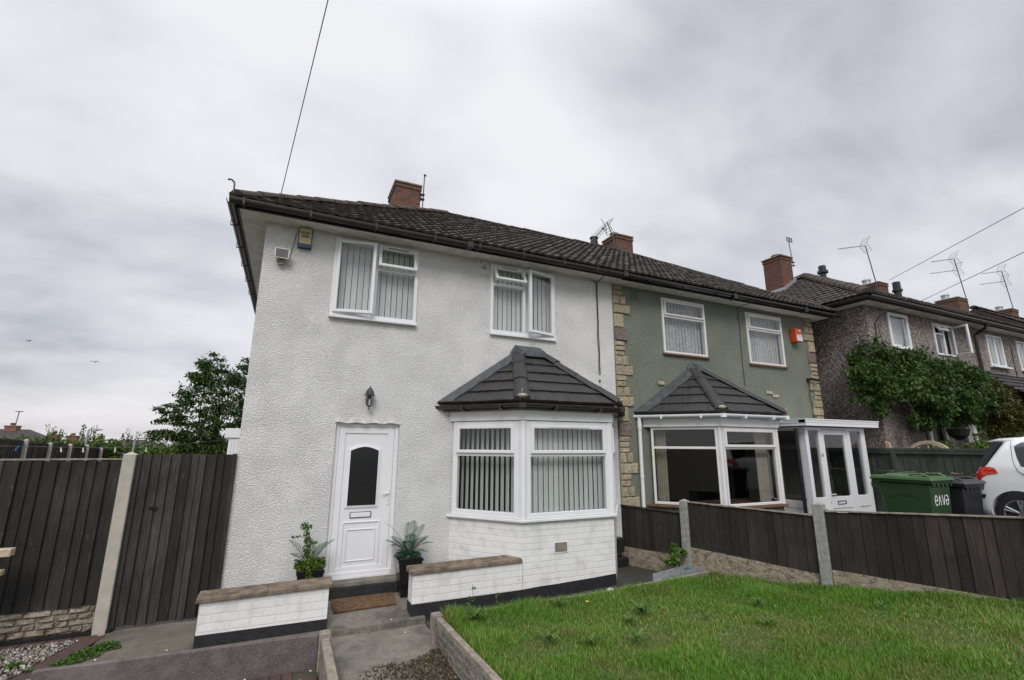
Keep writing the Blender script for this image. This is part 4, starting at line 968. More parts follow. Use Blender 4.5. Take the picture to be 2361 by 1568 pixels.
# ------------------------------------------------------------------ aerials and wires
def yagi(s, p, d, L, n=10, el=.14, up=(0,0,1), r=.008):
    p = Vector(p); d = Vector(d).normalized(); u = Vector(up); c = d.cross(u).normalized()
    s.path([p, p+d*L], r*1.3, 5)
    for i in range(n):
        q = p+d*(L*(i+.5)/n); s.path([q-c*el, q+c*el], r*.7, 4)
def reflector(s, p, d, h=.25, w=.16, r=.007):
    p = Vector(p); d = Vector(d).normalized(); c = d.cross(Vector((0,0,1))).normalized()
    for sg in (-1, 1):
        a = p; b = p+Vector((0,0,sg*h))-d*h*.7
        s.path([a+c*w, b+c*w], r, 4); s.path([a-c*w, b-c*w], r, 4)
        for k in range(4): q = a+(b-a)*(k/3); s.path([q-c*w, q+c*w], r*.8, 4)
ae = thing('tv_aerial', (2.98, 3.3, 7.4), 'bare aerial mast with ball top strapped beside the white house chimney', 'aerial', 'aerials on the chimneys')
s = MB(); s.path([(2.99,3.22,7.30),(3.01,3.22,8.32)], .014, 7); s.build('mast', 'aerial_metal', ae)
s = MB(); s.sphere((3.02,3.22,8.34), .034, 8); s.build('finial', 'aerial_metal', ae)
s = MB(); s.box(2.90, 3.03, 3.19, 3.25, 7.66, 7.70); s.box(2.90, 3.03, 3.19, 3.25, 7.78, 7.82); s.box(2.932, 2.95, 3.21, 3.3, 7.64, 7.84); s.build('bracket', 'black_plastic', ae)
ae = thing('tv_aerial', (8.5, 3.2, 7.6), 'long drooping television aerial on the chimney of the green house', 'aerial', 'aerials on the chimneys')
s = MB(); s.path([(8.66,3.15,7.5),(8.62,3.15,7.75),(8.42,3.15,8.22)], .016, 7); s.build('mast', 'aerial_metal', ae)
s = MB(); yagi(s, (8.36,3.14,8.08), (-.72,-.12,-.74), .85, 11, .10, (0,1,0), .009); s.build('boom', 'aerial_metal', ae)
s = MB(); reflector(s, (8.38,3.14,8.08), (-.7,-.1,-.1), .22, .13); s.path([(8.36,3.14,8.08),(8.2,3.14,8.28)], .008, 4); s.path([(8.36,3.14,8.08),(8.38,3.14,7.8)], .008, 4); s.build('reflector', 'aerial_metal', ae)
s = MB(); s.sphere((8.24,3.13,7.97), .035, 6); s.build('junction_box', 'black_plastic', ae)
ae = thing('tv_aerial', (15.6, 2.6, 8.0), 'short flat panel aerial above the tallest chimney', 'aerial', 'aerials on the chimneys')
s = MB(); s.path([(15.60,2.48,7.85),(15.52,2.48,8.72)], .014, 7); s.build('mast', 'aerial_metal', ae)
s = MB(); s.ring(15.38, 15.66, 8.70, 8.86, 2.44, 2.46, .015); s.box(15.50, 15.54, 2.44, 2.46, 8.70, 8.86)
for k in range(5): s.path([(15.42+.05*k,2.45,8.71),(15.42+.05*k,2.45,8.85)], .004, 4)
s.build('panel_grid', 'aerial_metal', ae)
for zb_ in (7.84, 7.96): s = MB(); s.box(15.55, 15.64, 2.44, 2.50, zb_, zb_+.03); s.build('bracket', 'black_plastic', ae)
for (x, y, z0, z1, dx, n, lab) in [(20.2, 2.35, 7.9, 9.35, -.36, 1, 'single television aerial on the first chimney of the pebbledashed house'), (27.15, 2.4, 8.1, 10.05, -.45, 2, 'double television aerial on the chimney behind the downpipe'), (31.9, 2.5, 8.3, 10.3, -.40, 2, 'farthest television aerial, over the chimney at the right edge')]:
    ae = thing('tv_aerial', (x, y, z0), lab, 'aerial', 'aerials on the chimneys')
    s = MB(); top = Vector((x+dx, y, z1)); s.path([(x,y,z0-.3), top], .018, 6); s.build('mast', 'aerial_metal', ae)
    s = MB()
    for k in range(n):
        p = top+Vector((-dx*.3*k, 0, -.5*k)); yagi(s, p, (-.95,.35,-.16), 1.15+.25*k, 9, .08, (0,0,1), .0075)
    s.build('boom', 'aerial_metal', ae)
    s = MB()
    for k in range(n): p = top+Vector((-dx*.3*k-.15, 0, -.5*k)); reflector(s, p, (-.9,.3,-.1), .28, .16, .006)
    s.build('reflector', 'aerial_metal', ae)
def wire(pts, label, sag=0, mat='cable_grey', r=.006, n=14):
    s = MB(); P = [Vector(p) for p in pts]; out = []
    for a, b in zip(P, P[1:]):
        for i in range(n): t = i/n; q = a.lerp(b, t); q.z -= sag*4*t*(1-t); out.append(q)
    out.append(P[-1]); s.path(out, r, 5); tag(s.build('overhead_wire', mat), label, 'wire', 'telephone wires crossing the sky')
wire([(.155,-.33,4.98),(.155,-.46,5.17),(.515,-3.0,6.10),(.80,-9,8.3)], 'telephone wire rising from the corner of the white house into the sky', 0, r=.0055)
wire([(21.2,2.4,8.2),(16.0,-3.0,7.45),(9,-10.2,6.4)], 'upper telephone wire slanting in from the right edge', 0, r=.009)
wire([(22.9,2.4,7.5),(15.4,-3.0,6.21),(9,-7.6,5.1)], 'lower telephone wire slanting in from the right edge', 0, r=.009)

# ------------------------------------------------------------------ fittings on the walls
ab = thing('alarm_box', (.52, 0, 4.65), 'cream alarm box with blue base and black lettering under the eaves', 'alarm box')
s = MB(); s.box(.43, .615, -.035, -.001, 4.655, 4.975); s.build('backplate', 'blue_plastic', ab, bevel=.008)
s = MB(); s.prism([(.440,-.075,4.715),(.605,-.075,4.715),(.605,-.075,4.94),(.590,-.075,4.965),(.455,-.075,4.965),(.440,-.075,4.94)], (0,.045,0)); s.build('cover', 'cream_plastic', ab, bevel=.006)
s = MB(); s.box(.438, .607, -.072, -.03, 4.66, 4.712); s.build('strobe', 'blue_plastic', ab)
s = MB()
for t, z, k in (('MITEN', 4.885, .040), ('01623', 4.852, .030), ('550998', 4.824, .034)):
    vs, fs = text_geo(t, k); s.M = Matrix.Translation((.5225, -.0775, z)) @ Matrix.Rotation(R(90), 4, 'X') @ Matrix.Scale(1.15, 4, (1,0,0)); s.add(vs, fs)
s.build('lettering', 'ink', ab)
s = MB(); s.path([(.43,-.01,4.93),(.40,-.01,4.87),(.38,-.01,4.72),(.345,-.01,4.50)], .004, 5); s.build('cable', 'cable_black', ab)
fl = thing('floodlight', (.25, 0, 4.4), 'weathered square floodlight with rusty sensor near the corner of the wall', 'floodlight')
s = MB(); s.hexa([(.155,-.13,4.425),(.335,-.13,4.425),(.32,-.03,4.44),(.17,-.03,4.44)], [(.15,-.15,4.565),(.34,-.15,4.565),(.32,-.04,4.54),(.17,-.04,4.54)]); s.build('housing', 'old_white_paint', fl)
s = MB(); s.hexa([(.168,-.1345,4.436),(.322,-.1345,4.436),(.322,-.128,4.436),(.168,-.128,4.436)], [(.165,-.1525,4.553),(.325,-.1525,4.553),(.325,-.146,4.553),(.165,-.146,4.553)]); s.build('lens', 'cable_grey', fl)
s = MB(); s.box(.22, .27, -.08, -.001, 4.385, 4.44); s.sphere((.205,-.07,4.40), .026, 6); s.sphere((.285,-.07,4.40), .026, 6); s.box(.215, .275, -.075, -.03, 4.35, 4.395); s.build('sensor', 'rusty_metal', fl)
sc = thing('security_sensor', (3.35, 0, 4.82), 'small round sensor below the soffit between the upstairs windows', 'sensor')
s = MB(); s.cyl((3.345,-.001,4.89),(3.345,-.035,4.885), .035, n=10); s.build('mount', 'old_white_paint', sc)
s = MB(); s.sphere((3.36,-.055,4.845), .032, 7); s.build('sensor_head', 'steel', sc)
ln = thing('wall_lantern', (1.60, 0, 2.35), 'dark carriage lantern with clear glass above the white door', 'wall lamp')
s = MB(); cxl, cyl_ = 1.595, -.10
s.lathe((cxl,cyl_,2.545), [(.085,0),(.085,.008),(.062,.012),(.055,.06),(.028,.10),(.008,.115),(.012,.125),(.003,.135)], 6); s.build('cap', 'lantern_metal', ln)
s = MB(); s.lathe((cxl,cyl_,2.345), [(.006,0),(.010,.012),(.005,.025),(.032,.045),(.045,.052)], 6)
for i in range(6):
    t = 2*math.pi*i/6; s.path([(cxl+.043*math.cos(t),cyl_+.043*math.sin(t),2.397),(cxl+.058*math.cos(t),cyl_+.058*math.sin(t),2.546)], .0045, 4)
s.build('frame', 'lantern_metal', ln)
s = MB(); s.lathe((cxl,cyl_,2.398), [(.040,0),(.055,.147)], 6); s.build('glass', 'clear_glass', ln)
s = MB(); s.cyl((cxl,cyl_,2.40),(cxl,cyl_,2.49),.012,n=7); s.build('bulb', 'upvc', ln)
s = MB(); s.box(cxl-.03, cxl+.03, -.015, -.001, 2.42, 2.60); s.path([(cxl,-.01,2.57),(cxl,-.05,2.60),(cxl,-.09,2.60)], .008, 6); s.build('bracket', 'lantern_metal', ln)
ob = thing('alarm_box', (11.36, 0, 4.25), 'bright orange alarm box with white label on the green wall', 'alarm box')
s = MB(); s.box(11.255, 11.47, -.17, -.001, 4.28, 4.60); s.build('cover', 'orange_plastic', ob, bevel=.012)
s = MB(); s.sphere((11.37,-.175,4.53), .036, 8); s.build('strobe', 'cream_plastic', ob)
s = MB(); s.box(11.285, 11.465, -.1725, -.168, 4.30, 4.45); s.build('label_plate', 'white_ink', ob)
s = MB()
s.box(11.30, 11.44, -.1732, -.1726, 4.415, 4.432); s.box(11.305, 11.42, -.1732, -.1726, 4.388, 4.396); s.box(11.31, 11.44, -.1732, -.1726, 4.365, 4.372); s.box(11.30, 11.45, -.1732, -.1726, 4.325, 4.333); s.build('label_print', 'cable_grey', ob)
cc = thing('security_camera', (11.72, 0, 3.38), 'small black camera at the right end of the green wall', 'camera')
s = MB(); s.box(11.67, 11.73, -.05, -.001, 3.36, 3.44); s.path([(11.70,-.04,3.41),(11.72,-.10,3.42)], .012, 6); s.build('bracket', 'black_plastic', cc)
s = MB(); s.cyl((11.70,-.10,3.42),(11.90,-.16,3.39),.032,n=10); s.build('camera_body', 'black_plastic', cc)

# ------------------------------------------------------------------ low walls, kerbs, step area
def lowwall(x0, x1, label, z0l, z0r, capl, capr, flush=False):
    t = thing('garden_wall', ((x0+x1)/2, -.84, -.3), label, 'low wall', 'low walls either side of the door')
    s = MB(); s.hexa([(x0,-.95,-.4),(x1,-.95,-.4),(x1,-.74,-.4),(x0,-.74,-.4)], [(x0,-.95,capl),(x1,-.95,capr),(x1,-.74,capr),(x0,-.74,capl)]); s.build('brickwork', 'white_brick', t)
    s = MB(); n = 6
    for i in range(n):
        a, b = x0+(x1-x0)*i/n, x0+(x1-x0)*(i+1)/n; za = z0l+(z0r-z0l)*i/n; zb = z0l+(z0r-z0l)*(i+1)/n
        s.hexa([(a,-.956,-.41),(b,-.956,-.41),(b,-.9505,-.41),(a,-.9505,-.41)], [(a,-.956,za),(b,-.956,zb),(b,-.9505,zb),(a,-.9505,za)])
    if flush: s.box(x0-.006, x0-.0005, -.956, -.735, -.41, z0l)
    else: s.box(x1+.0005, x1+.006, -.956, -.735, -.41, z0r); s.box(x0-.006, x0-.0005, -.956, -.735, -.41, z0l)
    s.build('painted_plinth', 'black_paint', t)
    s = MB(); e0 = .035; e1 = .035 if not flush else -.02; n = 2
    for i in range(n):
        a, b = x0-e0+(x1-x0+e0+e1)*i/n+.0003, x0-e0+(x1-x0+e0+e1)*(i+1)/n-.0003
        fz = lambda x: capl+(capr-capl)*(x-x0)/(x1-x0)
        j = (-.985, -.985+.0)
        s.hexa([(a,-.985,fz(a)+.001),(b,-.985,fz(b)+.001),(b,-.715,fz(b)+.001),(a,-.715,fz(a)+.001)], [(a,-.980,fz(a)+.045),(b,-.980,fz(b)+.045),(b,-.72,fz(b)+.062),(a,-.72,fz(a)+.062)])
    s.build('coping', 'coping_concrete', t, bevel=.006)
    return t
lowwall(-.095, 1.17, 'short white brick garden wall left of the door, brown coping', -.083, -.090, .225, .240)
lowwall(2.14, 3.655, 'white brick garden wall joining the bay, right of the door', -.062, -.062, .275, .288, True)
# doormat
dm = MB(); dm.hexa([(1.28,-.60,-.155),(2.03,-.57,-.152),(2.06,-.20,-.118),(1.27,-.20,-.118)], [(1.28,-.60,-.135),(2.03,-.57,-.132),(2.06,-.20,-.098),(1.27,-.20,-.098)])
tag(dm.build('doormat', 'coir', bevel=.004), 'worn brown coir doormat at the foot of the doorstep', 'doormat')
# kerb edgings
def post(s, x, y, z0, z1, w=.11): s.hexa([(x-w/2,y-w/2,z0),(x+w/2,y-w/2,z0),(x+w/2,y+w/2,z0),(x-w/2,y+w/2,z0)], [(x-w*.46,y-w*.46,z1),(x+w*.46,y-w*.46,z1),(x+w*.46,y+w*.46,z1),(x-w*.46,y+w*.46,z1)])
ke = thing('concrete_edging', (1.13, -1.4, -.4), 'concrete edging with corner post enclosing the gravel bed left of the path', 'edging', 'concrete edgings around the front garden')
s = MB(); post(s, 1.125, -1.40, -.6, -.07, .13); s.build('post', 'old_concrete', ke, bevel=.012)
s = MB(); s.hexa([(-1.20,-1.42,-.6),(1.06,-1.43,-.6),(1.06,-1.375,-.6),(-1.20,-1.365,-.6)], [(-1.20,-1.42,-.045),(1.06,-1.43,-.085),(1.06,-1.375,-.085),(-1.20,-1.365,-.045)]); s.build('long_board', 'board_face', ke, bevel=.006)
s = MB(); s.box(1.08, 1.165, -7.5, -1.467, -.6, -.11); s.build('path_board', 'old_concrete', ke, bevel=.008)
s = MB(); rs = random.Random(2)
for i in range(5):
    x, y = -1.33+rs.uniform(-.08,.08), -1.25-.12*i; z = -.3+rs.uniform(0,.05); s.hexa([(x-.12,y-.08,z-.1),(x+.1,y-.07,z-.1),(x+.09,y+.07,z-.1),(x-.1,y+.08,z-.1)], [(x-.09,y-.05,z+.09),(x+.08,y-.05,z+.07),(x+.06,y+.05,z+.1),(x-.08,y+.06,z+.08)])
s.build('stone_lump', 'old_concrete', ke, bevel=.02)
kr = thing('concrete_edging', (2.3, -1.5, -.4), 'concrete edging with short post around the lawn right of the path', 'edging', 'concrete edgings around the front garden')
s = MB(); post(s, 2.28, -1.56, -.5, .0, .13); s.build('post', 'old_concrete', kr, bevel=.012)
s = MB()
for i, (a, b) in enumerate([(2.35, 4.70), (4.705, 6.56)]):
    for k in range(4):
        c, d = a+(b-a)*k/4, a+(b-a)*(k+1)/4; z = lambda x: -.052+(.035*max(0, x-4.6))
        s.hexa([(c,-1.53,-.5),(d,-1.53,-.5),(d,-1.47,-.5),(c,-1.47,-.5)], [(c,-1.53,z(c)),(d,-1.53,z(d)),(d,-1.47,z(d)),(c,-1.47,z(c))])
s.build('back_board', 'old_concrete', kr)
s = MB(); s.hexa([(2.25,-7.5,-.5),(2.32,-7.5,-.5),(2.32,-1.63,-.5),(2.25,-1.63,-.5)], [(2.25,-7.5,.10),(2.32,-7.5,.10),(2.32,-1.63,-.02),(2.25,-1.63,-.02)]); s.build('side_board', 'old_concrete', kr, bevel=.006)
s = MB(); rockface(s, (2.262,-1.64), (2.262,-7.4), -.45, lambda t: -.055+.115*t, .012, 5, .006, .075); s.M = None
side = s.build('side_board_face', 'grey_stone_board', kr)
s = MB(); s.sphere((4.70,-1.50,-.055), .06, 6, .6); s.build('mortar_lump', 'debris_white', kr)
# steel channel left across the alley
cb = MB(); z = -.03
for i in range(1):
    a, b = Vector((5.62,-1.46,-.10)), Vector((6.62,-1.40,-.02)); n = Vector((.06,.998,0)); 
    cb.hexa([a, b, b+n*.006, a+n*.006], [p+Vector((0,0,.11)) for p in (a, b, b+n*.006, a+n*.006)])
    a2, b2 = a+n*.20, b+n*.20
    cb.hexa([a2, b2, b2+n*.006, a2+n*.006], [p+Vector((0,0,.11)) for p in (a2, b2, b2+n*.006, a2+n*.006)])
    cb.hexa([a+n*.0065+Vector((0,0,.02)), b+n*.0065+Vector((0,0,.02)), b+n*.199+Vector((0,0,.02)), a+n*.199+Vector((0,0,.02))], [a+n*.0065+Vector((0,0,.03)), b+n*.0065+Vector((0,0,.03)), b+n*.199+Vector((0,0,.03)), a+n*.199+Vector((0,0,.03))])
tag(cb.build('metal_channel', 'galvanised'), 'grey metal channel lying behind the back edge of the lawn', 'metal channel')

# ------------------------------------------------------------------ fences
def boards(s, a, b, z0, z1, n, th=.018, seed=0, top=None, off=.0, flip=False):
    rs = random.Random(seed); a, b = Vector((*a,0)), Vector((*b,0)); d = (b-a).normalized(); nn = Vector((d.y,-d.x,0)); L = (b-a).length; w = L/n
    if callable(z1): f1 = z1
    else: f1 = lambda t: z1
    f0 = z0 if callable(z0) else (lambda t: z0)
    wid = [rs.uniform(.78, 1.22) for _ in range(n)]; cum = [0]
    for q_ in wid: cum.append(cum[-1]+q_*L/sum(wid))
    for i in range(n):
        t0, t1 = cum[i], cum[i+1]+.012; j = rs.uniform(-.006, .006); o0 = off+.004+rs.uniform(0,.003); o1 = off+.020+rs.uniform(0,.018)
        if flip: o0, o1 = o1, o0; t0 -= .012; t1 -= .012
        p, q = a+d*t0, a+d*t1; Z = Vector((0,0,1)); za, zb = f0(max(0,t0)/L)+rs.uniform(-.008,.008), f1(max(0,t0)/L)+j; zc = f1(min(1,t1/L))+j
        h0, h1 = (.006, th) if flip else (th, .006)
        s.hexa([p+nn*o1+Z*za, q+nn*o0+Z*za, q+nn*(o0-h1)+Z*za, p+nn*(o1-h0)+Z*za], [p+nn*o1+Z*zb, q+nn*o0+Z*zc, q+nn*(o0-h1)+Z*zc, p+nn*(o1-h0)+Z*zb])
def conc_post(parent, x, y, z0, z1, w=.12, mat='concrete_post', ang=0):
    s = MB(); s.M = Matrix.Translation((x, y, 0)) @ Matrix.Rotation(ang, 4, 'Z')
    s.box(-w/2, w/2, -w/2, w/2, z0, z1); s.add([(-w/2,-w/2,z1),(w/2,-w/2,z1),(w/2,w/2,z1),(-w/2,w/2,z1),(0,0,z1+.035)], [(0,1,4),(1,2,4),(2,3,4),(3,0,4)])
    return s.build('post', mat, parent, bevel=.006)
lf = thing('fence', (-2.2, -.02, -.2), 'dark weathered feather-edge fence on a stone gravel board, left of the gate', 'fence', 'timber fences')
s = MB(); boards(s, (-3.05,-.02), (-1.17,-.02), .085, 1.645, 16, seed=1, flip=True); s.build('panel', 'weathered_board', lf)
s = MB(); s.box(-3.05, -1.17, -.045, .03, 1.655, 1.672); s.build('capping', 'old_concrete', lf)
s = MB(); rockface(s, (-3.05,-.0), (-1.17,-.0), -.2, .082, .03, 1, .012); s.build('gravel_board', 'stone_gravel_board', lf)
conc_post(lf, -1.105, -.03, -.3, 1.715, .125); conc_post(lf, -3.11, -.03, -.3, 1.715, .125)
s = MB(); boards(s, (-5.2,-.02), (-3.18,-.02), .085, 1.645, 16, seed=9, flip=True); s.build('panel', 'weathered_board', lf)
for xa_ in (-5.3, -7.4):
    s = MB(); boards(s, (xa_-1.95,-.02), (xa_-.07,-.02), .085, 1.645, 16, seed=int(-xa_*7), flip=True); s.build('panel', 'weathered_board', lf); conc_post(lf, xa_, -.03, -.3, 1.715, .125)
s = MB(); s.box(-3.1, -1.0, -.09, -.03, -.21, -.165); s.build('drain_channel', 'black_plastic', lf)
gt = thing('gate', (-.5, -.02, -.2), 'dark upright-board timber gate between the concrete post and the white wall', 'gate')
s = MB(); boards(s, (-.985,-.02), (-.045,-.02), -.165, 1.715, 10, seed=3, off=.0, flip=True); s.build('boards', 'weathered_board', gt)
s = MB(); s.box(-1.035, -.99, -.05, .05, -.2, 1.72); s.box(-.045, -.002, -.05, .05, -.2, 1.72); s.build('frame', 'weathered_board', gt)
s = MB(); s.path([(-.84,-.05,1.10),(-.80,-.08,1.10),(-.76,-.05,1.10)], .012, 6); s.build('handle', 'black_plastic', gt)
# boundary fence between the two front gardens
O = Vector((6.07,.05,0)); dF = Vector((.286,-.958,0)).normalized()
def FP(t, z=0): p = O+dF*t; return (p.x, p.y) if z is None else (p.x, p.y, z)
rf = thing('fence', tuple(FP(2.5, -.1)), 'low dark brown fence on stone gravel boards dividing the two front gardens', 'fence', 'timber fences')
segs = [(.02, 1.20, .81, .785, .135, .155, -.12, -.05), (1.33, 3.09, .968, .955, .31, .245, -.02, .10), (3.24, 5.06, 1.022, 1.135, .33, .327, .06, .2), (5.19, 7.0, 1.16, 1.25, .45, .5, .2, .3)]
for i, (t0, t1, za, zb, ba, bb, ga, gb) in enumerate(segs):
    s = MB(); boards(s, FP(t1, None), FP(t0, None), lambda t, a=bb, b=ba: a+(b-a)*t, lambda t, a=zb, b=za: a+(b-a)*t, int(round((t1-t0)/.118)), seed=20+i, off=-.01)
    # boards face the lawn: swap side if needed
    s.build('panel', 'dark_board', rf)
    s = MB(); n = Vector((-dF.y, dF.x, 0))*.03; Z = Vector((0,0,1)); a, b = Vector(FP(t0)), Vector(FP(t1))
    s.hexa([a+n+Z*(za+.004), b+n+Z*(zb+.004), b-n+Z*(zb+.004), a-n+Z*(za+.004)], [a+n+Z*(za+.018), b+n+Z*(zb+.018), b-n+Z*(zb+.018), a-n+Z*(za+.018)]); s.build('capping', 'dark_board' if i < 1 else 'old_concrete', rf)
    s = MB(); rockface(s, FP(t1, None), FP(t0, None), lambda t, a=gb-.1, b=ga-.1: a+(b-a)*t, lambda t, a=bb-.004, b=ba-.004: a+(b-a)*t, .026, 70+i, .008); s.build('gravel_board', 'stone_gravel_board', rf)
angF = math.atan2(dF.x, -dF.y)
for t, z in ((1.268, .99), (3.17, 1.11), (5.12, 1.24)): p = FP(t, None); conc_post(rf, p[0], p[1], -.3, z, .125, 'grey_post', angF)
# olive fence of the next plot
gf = thing('fence', (12.2, -3, .2), 'olive green painted board fence behind the wheelie bins and the car', 'fence', 'timber fences')
for k in range(4):
    y1 = -.0-1.83*k+.5; s = MB(); boards(s, (12.2, y1-1.78), (12.2, y1), 1.37, 1.76, 13, seed=40+k, off=-.0); boards(s, (12.2, y1-1.78), (12.2, y1), .3, 1.35, 13, seed=50+k, off=-.01); s.build('panel', 'green_board', gf)
    s = MB(); s.box(12.15, 12.23, y1-1.8, y1, 1.79, 1.83); s.box(12.16, 12.20, y1-1.8, y1, 1.72, 1.788); s.build('top_rail', 'green_board', gf)
    s = MB(); s.box(12.13, 12.24, y1-1.86, y1-1.79, .2, 1.82); s.build('post', 'green_board', gf)
# fence far away in the rear gardens
ff = thing('fence', (-8, 18, -.2), 'far dark fence with concrete posts running across the rear gardens', 'fence', 'timber fences')
fp = [(-8.0, 13.6, 2.02), (-8.0, 16.0, 1.93), (-8.0, 18.0, 1.82), (-8.0, 20.0, 1.77), (-8.0, 22.0, 1.74), (-8.01, 24.0, 1.60), (-8.0, 26.0, 1.57), (-8.0, 28.0, 1.54), (-7.9, 30, 1.5)]
for i in range(len(fp)-1):
    (xa, ya, za), (xb, yb, zb) = fp[i], fp[i+1]; s = MB(); boards(s, (xa,ya), (xb,yb), -.2, lambda t, a=za, b=zb: a+(b-a)*t, 15, seed=60+i); s.hexa([(xa-.03,ya,-.2),(xb-.03,yb,-.2),(xb-.05,yb,-.2),(xa-.05,ya,-.2)], [(xa-.03,ya,za-.03),(xb-.03,yb,zb-.03),(xb-.05,yb,zb-.03),(xa-.05,ya,za-.03)]); s.build('panel', 'far_board', ff)
    if i: conc_post(ff, xa+.05, ya-.08, -.2, za+.03, .12)

# ------------------------------------------------------------------ vegetation helpers
def leafcloud(centers, n, size, aspect=.45, flat=.35, droop=.2, shell=.55, rs=RNG, lump=.0):
    """small folded leaves scattered through ellipsoid clumps: returns verts, faces, rnd"""
    C = np.array([c[:3] for c in centers], float); RR = np.array([c[3:] if len(c) > 4 else (c[3],)*3 for c in centers], float)
    wt = RR.prod(1)**(2/3); wt /= wt.sum(); idx = rs.choice(len(C), n, p=wt)
    d = rs.normal(size=(n,3)); d /= np.linalg.norm(d, axis=1)[:,None]
    rad = shell+(1-shell)*rs.random(n)**.6; rad = np.where(rs.random(n) < .3, rs.random(n), rad)
    wob = 1+lump*np.sin(d[:,0]*5+idx)*np.cos(d[:,2]*6+idx*2)+lump*.6*rs.normal(size=n)*.3
    P = C[idx]+d*RR[idx]*(rad*wob)[:,None]
    ax = d*.9+rs.normal(size=(n,3))*.7; ax[:,2] -= droop; ax /= np.linalg.norm(ax, axis=1)[:,None]
    up = rs.normal(size=(n,3))*.6; up[:,2] += 1.; sd = np.cross(ax, up); sd /= np.linalg.norm(sd, axis=1)[:,None]+1e-9
    nn = np.cross(sd, ax); s = size*(.6+.8*rs.random(n))[:,None]
    v = np.stack([P-ax*s*.5, P+sd*s*aspect*.5+nn*s*.08, P+ax*s*.5-nn*s*.10, P-sd*s*aspect*.5+nn*s*.08], 1)
    F = np.arange(n*4).reshape(n,4); F = np.concatenate([F[:,[0,1,2]], F[:,[0,2,3]]])
    rnd = np.clip(.5*rs.random(n)+.5*((rs.random(len(C))[idx])), 0, 1); rnd = np.where(rs.random(n) < .06, 1, rnd*.93)
    return v.reshape(-1,3), F, np.repeat(rnd, 4)
def foliage(name, mat, parent, *a, **k):
    v, F, r = leafcloud(*a, **k); return npmesh(name, v, F, mat, parent, r)
def branches(s, base, tips, r0, wig=.1, n=6, seed=0):
    rs = random.Random(seed)
    for t in tips:
        a, b = Vector(base), Vector(t); pts = []
        for i in range(n+1):
            q = a.lerp(b, i/n); k = math.sin(math.pi*i/n)*wig; pts.append(q+Vector((rs.uniform(-k,k), rs.uniform(-k,k), rs.uniform(-k,k)*.4)))
        s.path(pts, r0, 6, r0*.25)

# tree behind the gate
tr = thing('tree', (-1.6, 10.5, -.2), 'leafy dark green tree standing behind the gate and the white fascia', 'tree')
s = MB(); s.path([(-1.5,10.5,-.2),(-1.45,10.5,.8),(-1.55,10.5,1.8),(-1.5,10.5,3.0)], .11, 8, .06)
rs = random.Random(8); tips = [(-1.5+rs.uniform(-.9,.9), 10.5+rs.uniform(-.4,.4), rs.uniform(2.2,3.6)) for _ in range(14)]; branches(s, (-1.5,10.5,1.4), tips, .035, .12, seed=9); s.build('trunk', 'trunk_bark', tr)
cc_ = [(-1.55,10.5,3.0,.95,.8,.80), (-1.75,10.4,3.75,.60,.6,.55), (-1.95,10.4,4.25,.32,.35,.42), (-1.15,10.6,3.9,.5,.5,.4), (-2.35,10.3,3.25,.42,.45,.42), (-2.55,10.3,2.65,.48,.45,.28), (-2.75,10.3,2.1,.42,.4,.13),
       (-1.8,10.3,2.3,.75,.6,.45), (-.8,10.6,3.2,.6,.6,.8), (-.7,10.6,2.4,.6,.6,.6), (-.75,10.6,4.35,.28,.3,.22), (-1.5,10.4,1.75,.75,.5,.35), (-2.15,10.3,3.85,.28,.3,.2), (-2.2,10.3,2.0,.3,.3,.14), (-2.3,10.2,1.72,.35,.3,.10)]
rs = random.Random(31); cc_ = [(a, b, c, d*.86, e*.86, f_*.86) for a, b, c, d, e, f_ in cc_]+[(a+rs.uniform(-1.05,1.0)*d, b+rs.uniform(-.5,.3)*e, c+rs.uniform(-1,1.05)*f_, .20, .18, .09) for a, b, c, d, e, f_ in cc_ for _ in range(7)]
foliage('crown', 'tree_leaf', tr, cc_, 17000, .105, .40, droop=.5, lump=.45, shell=.3)
# hedge row of the rear gardens
hd = thing('hedge', (-7, 26, -.3), 'overgrown light green hedge above the far fence', 'hedge')
cs = []; rs = random.Random(12)
for i in range(46):
    t = i/45; y = 26; sl = -.42+.42*t; x = .57+sl*(y+7.2); top = 1.95 + (.10 if t < .3 else .28*math.sin(t*9)+.08) + rs.uniform(-.12,.14)
    cs.append((x, y+rs.uniform(-.6,.6), top-.75, .62, .6, .80))
foliage('leaves', 'hedge_leaf', hd, cs, 30000, .17, .55, lump=.3)
s = MB(); vv = []
for i in range(26):
    x = .57+(rs.uniform(-.36,-.14))*(33.0); h = rs.uniform(2.15,2.85); s.path([(x,26,1.4),(x+rs.uniform(-.1,.1),26,h)], .012, 4)
    for k in range(14): z = 1.9+(h-1.9)*k/13; vv.append((x+rs.uniform(-.09,.09), 26+rs.uniform(-.1,.1), z, .05, .05, .05))
s.build('shoots', 'trunk_bark', hd); foliage('shoot_leaves', 'hedge_leaf', hd, vv, 1500, .10, .5)
# climbing shrub on the front of the pebbledashed house
cl_ = [(13.134,-.7,4.186,.30),(12.62,-.6,3.951,.18),(12.60,-.75,3.582,.38),(13.109,-1.0,3.866,.38),(12.90,-1.0,3.256,.43),(12.687,-.8,3.111,.36),(13.635,-1.2,3.797,.34),(14.31,-1.15,3.99,.25),(13.305,-1.3,3.249,.44),(14.541,-1.3,3.571,.42),(14.017,-1.4,3.024,.46),(15.613,-1.25,3.75,.28),(15.478,-1.5,3.351,.40),(15.064,-1.6,2.926,.41),(15.163,-1.4,2.70,.33),(14.2,-1.3,2.75,.35),(15.9,-1.5,2.95,.38),(12.45,-.7,3.30,.22),(12.75,-.9,2.70,.20),(16.3,-1.4,3.45,.28),(14.9,-1.2,3.75,.25)]
sh = thing('climbing_shrub', (14.5,-1,.4), 'large dark green climbing shrub sprawling over the pebbledashed wall', 'shrub')
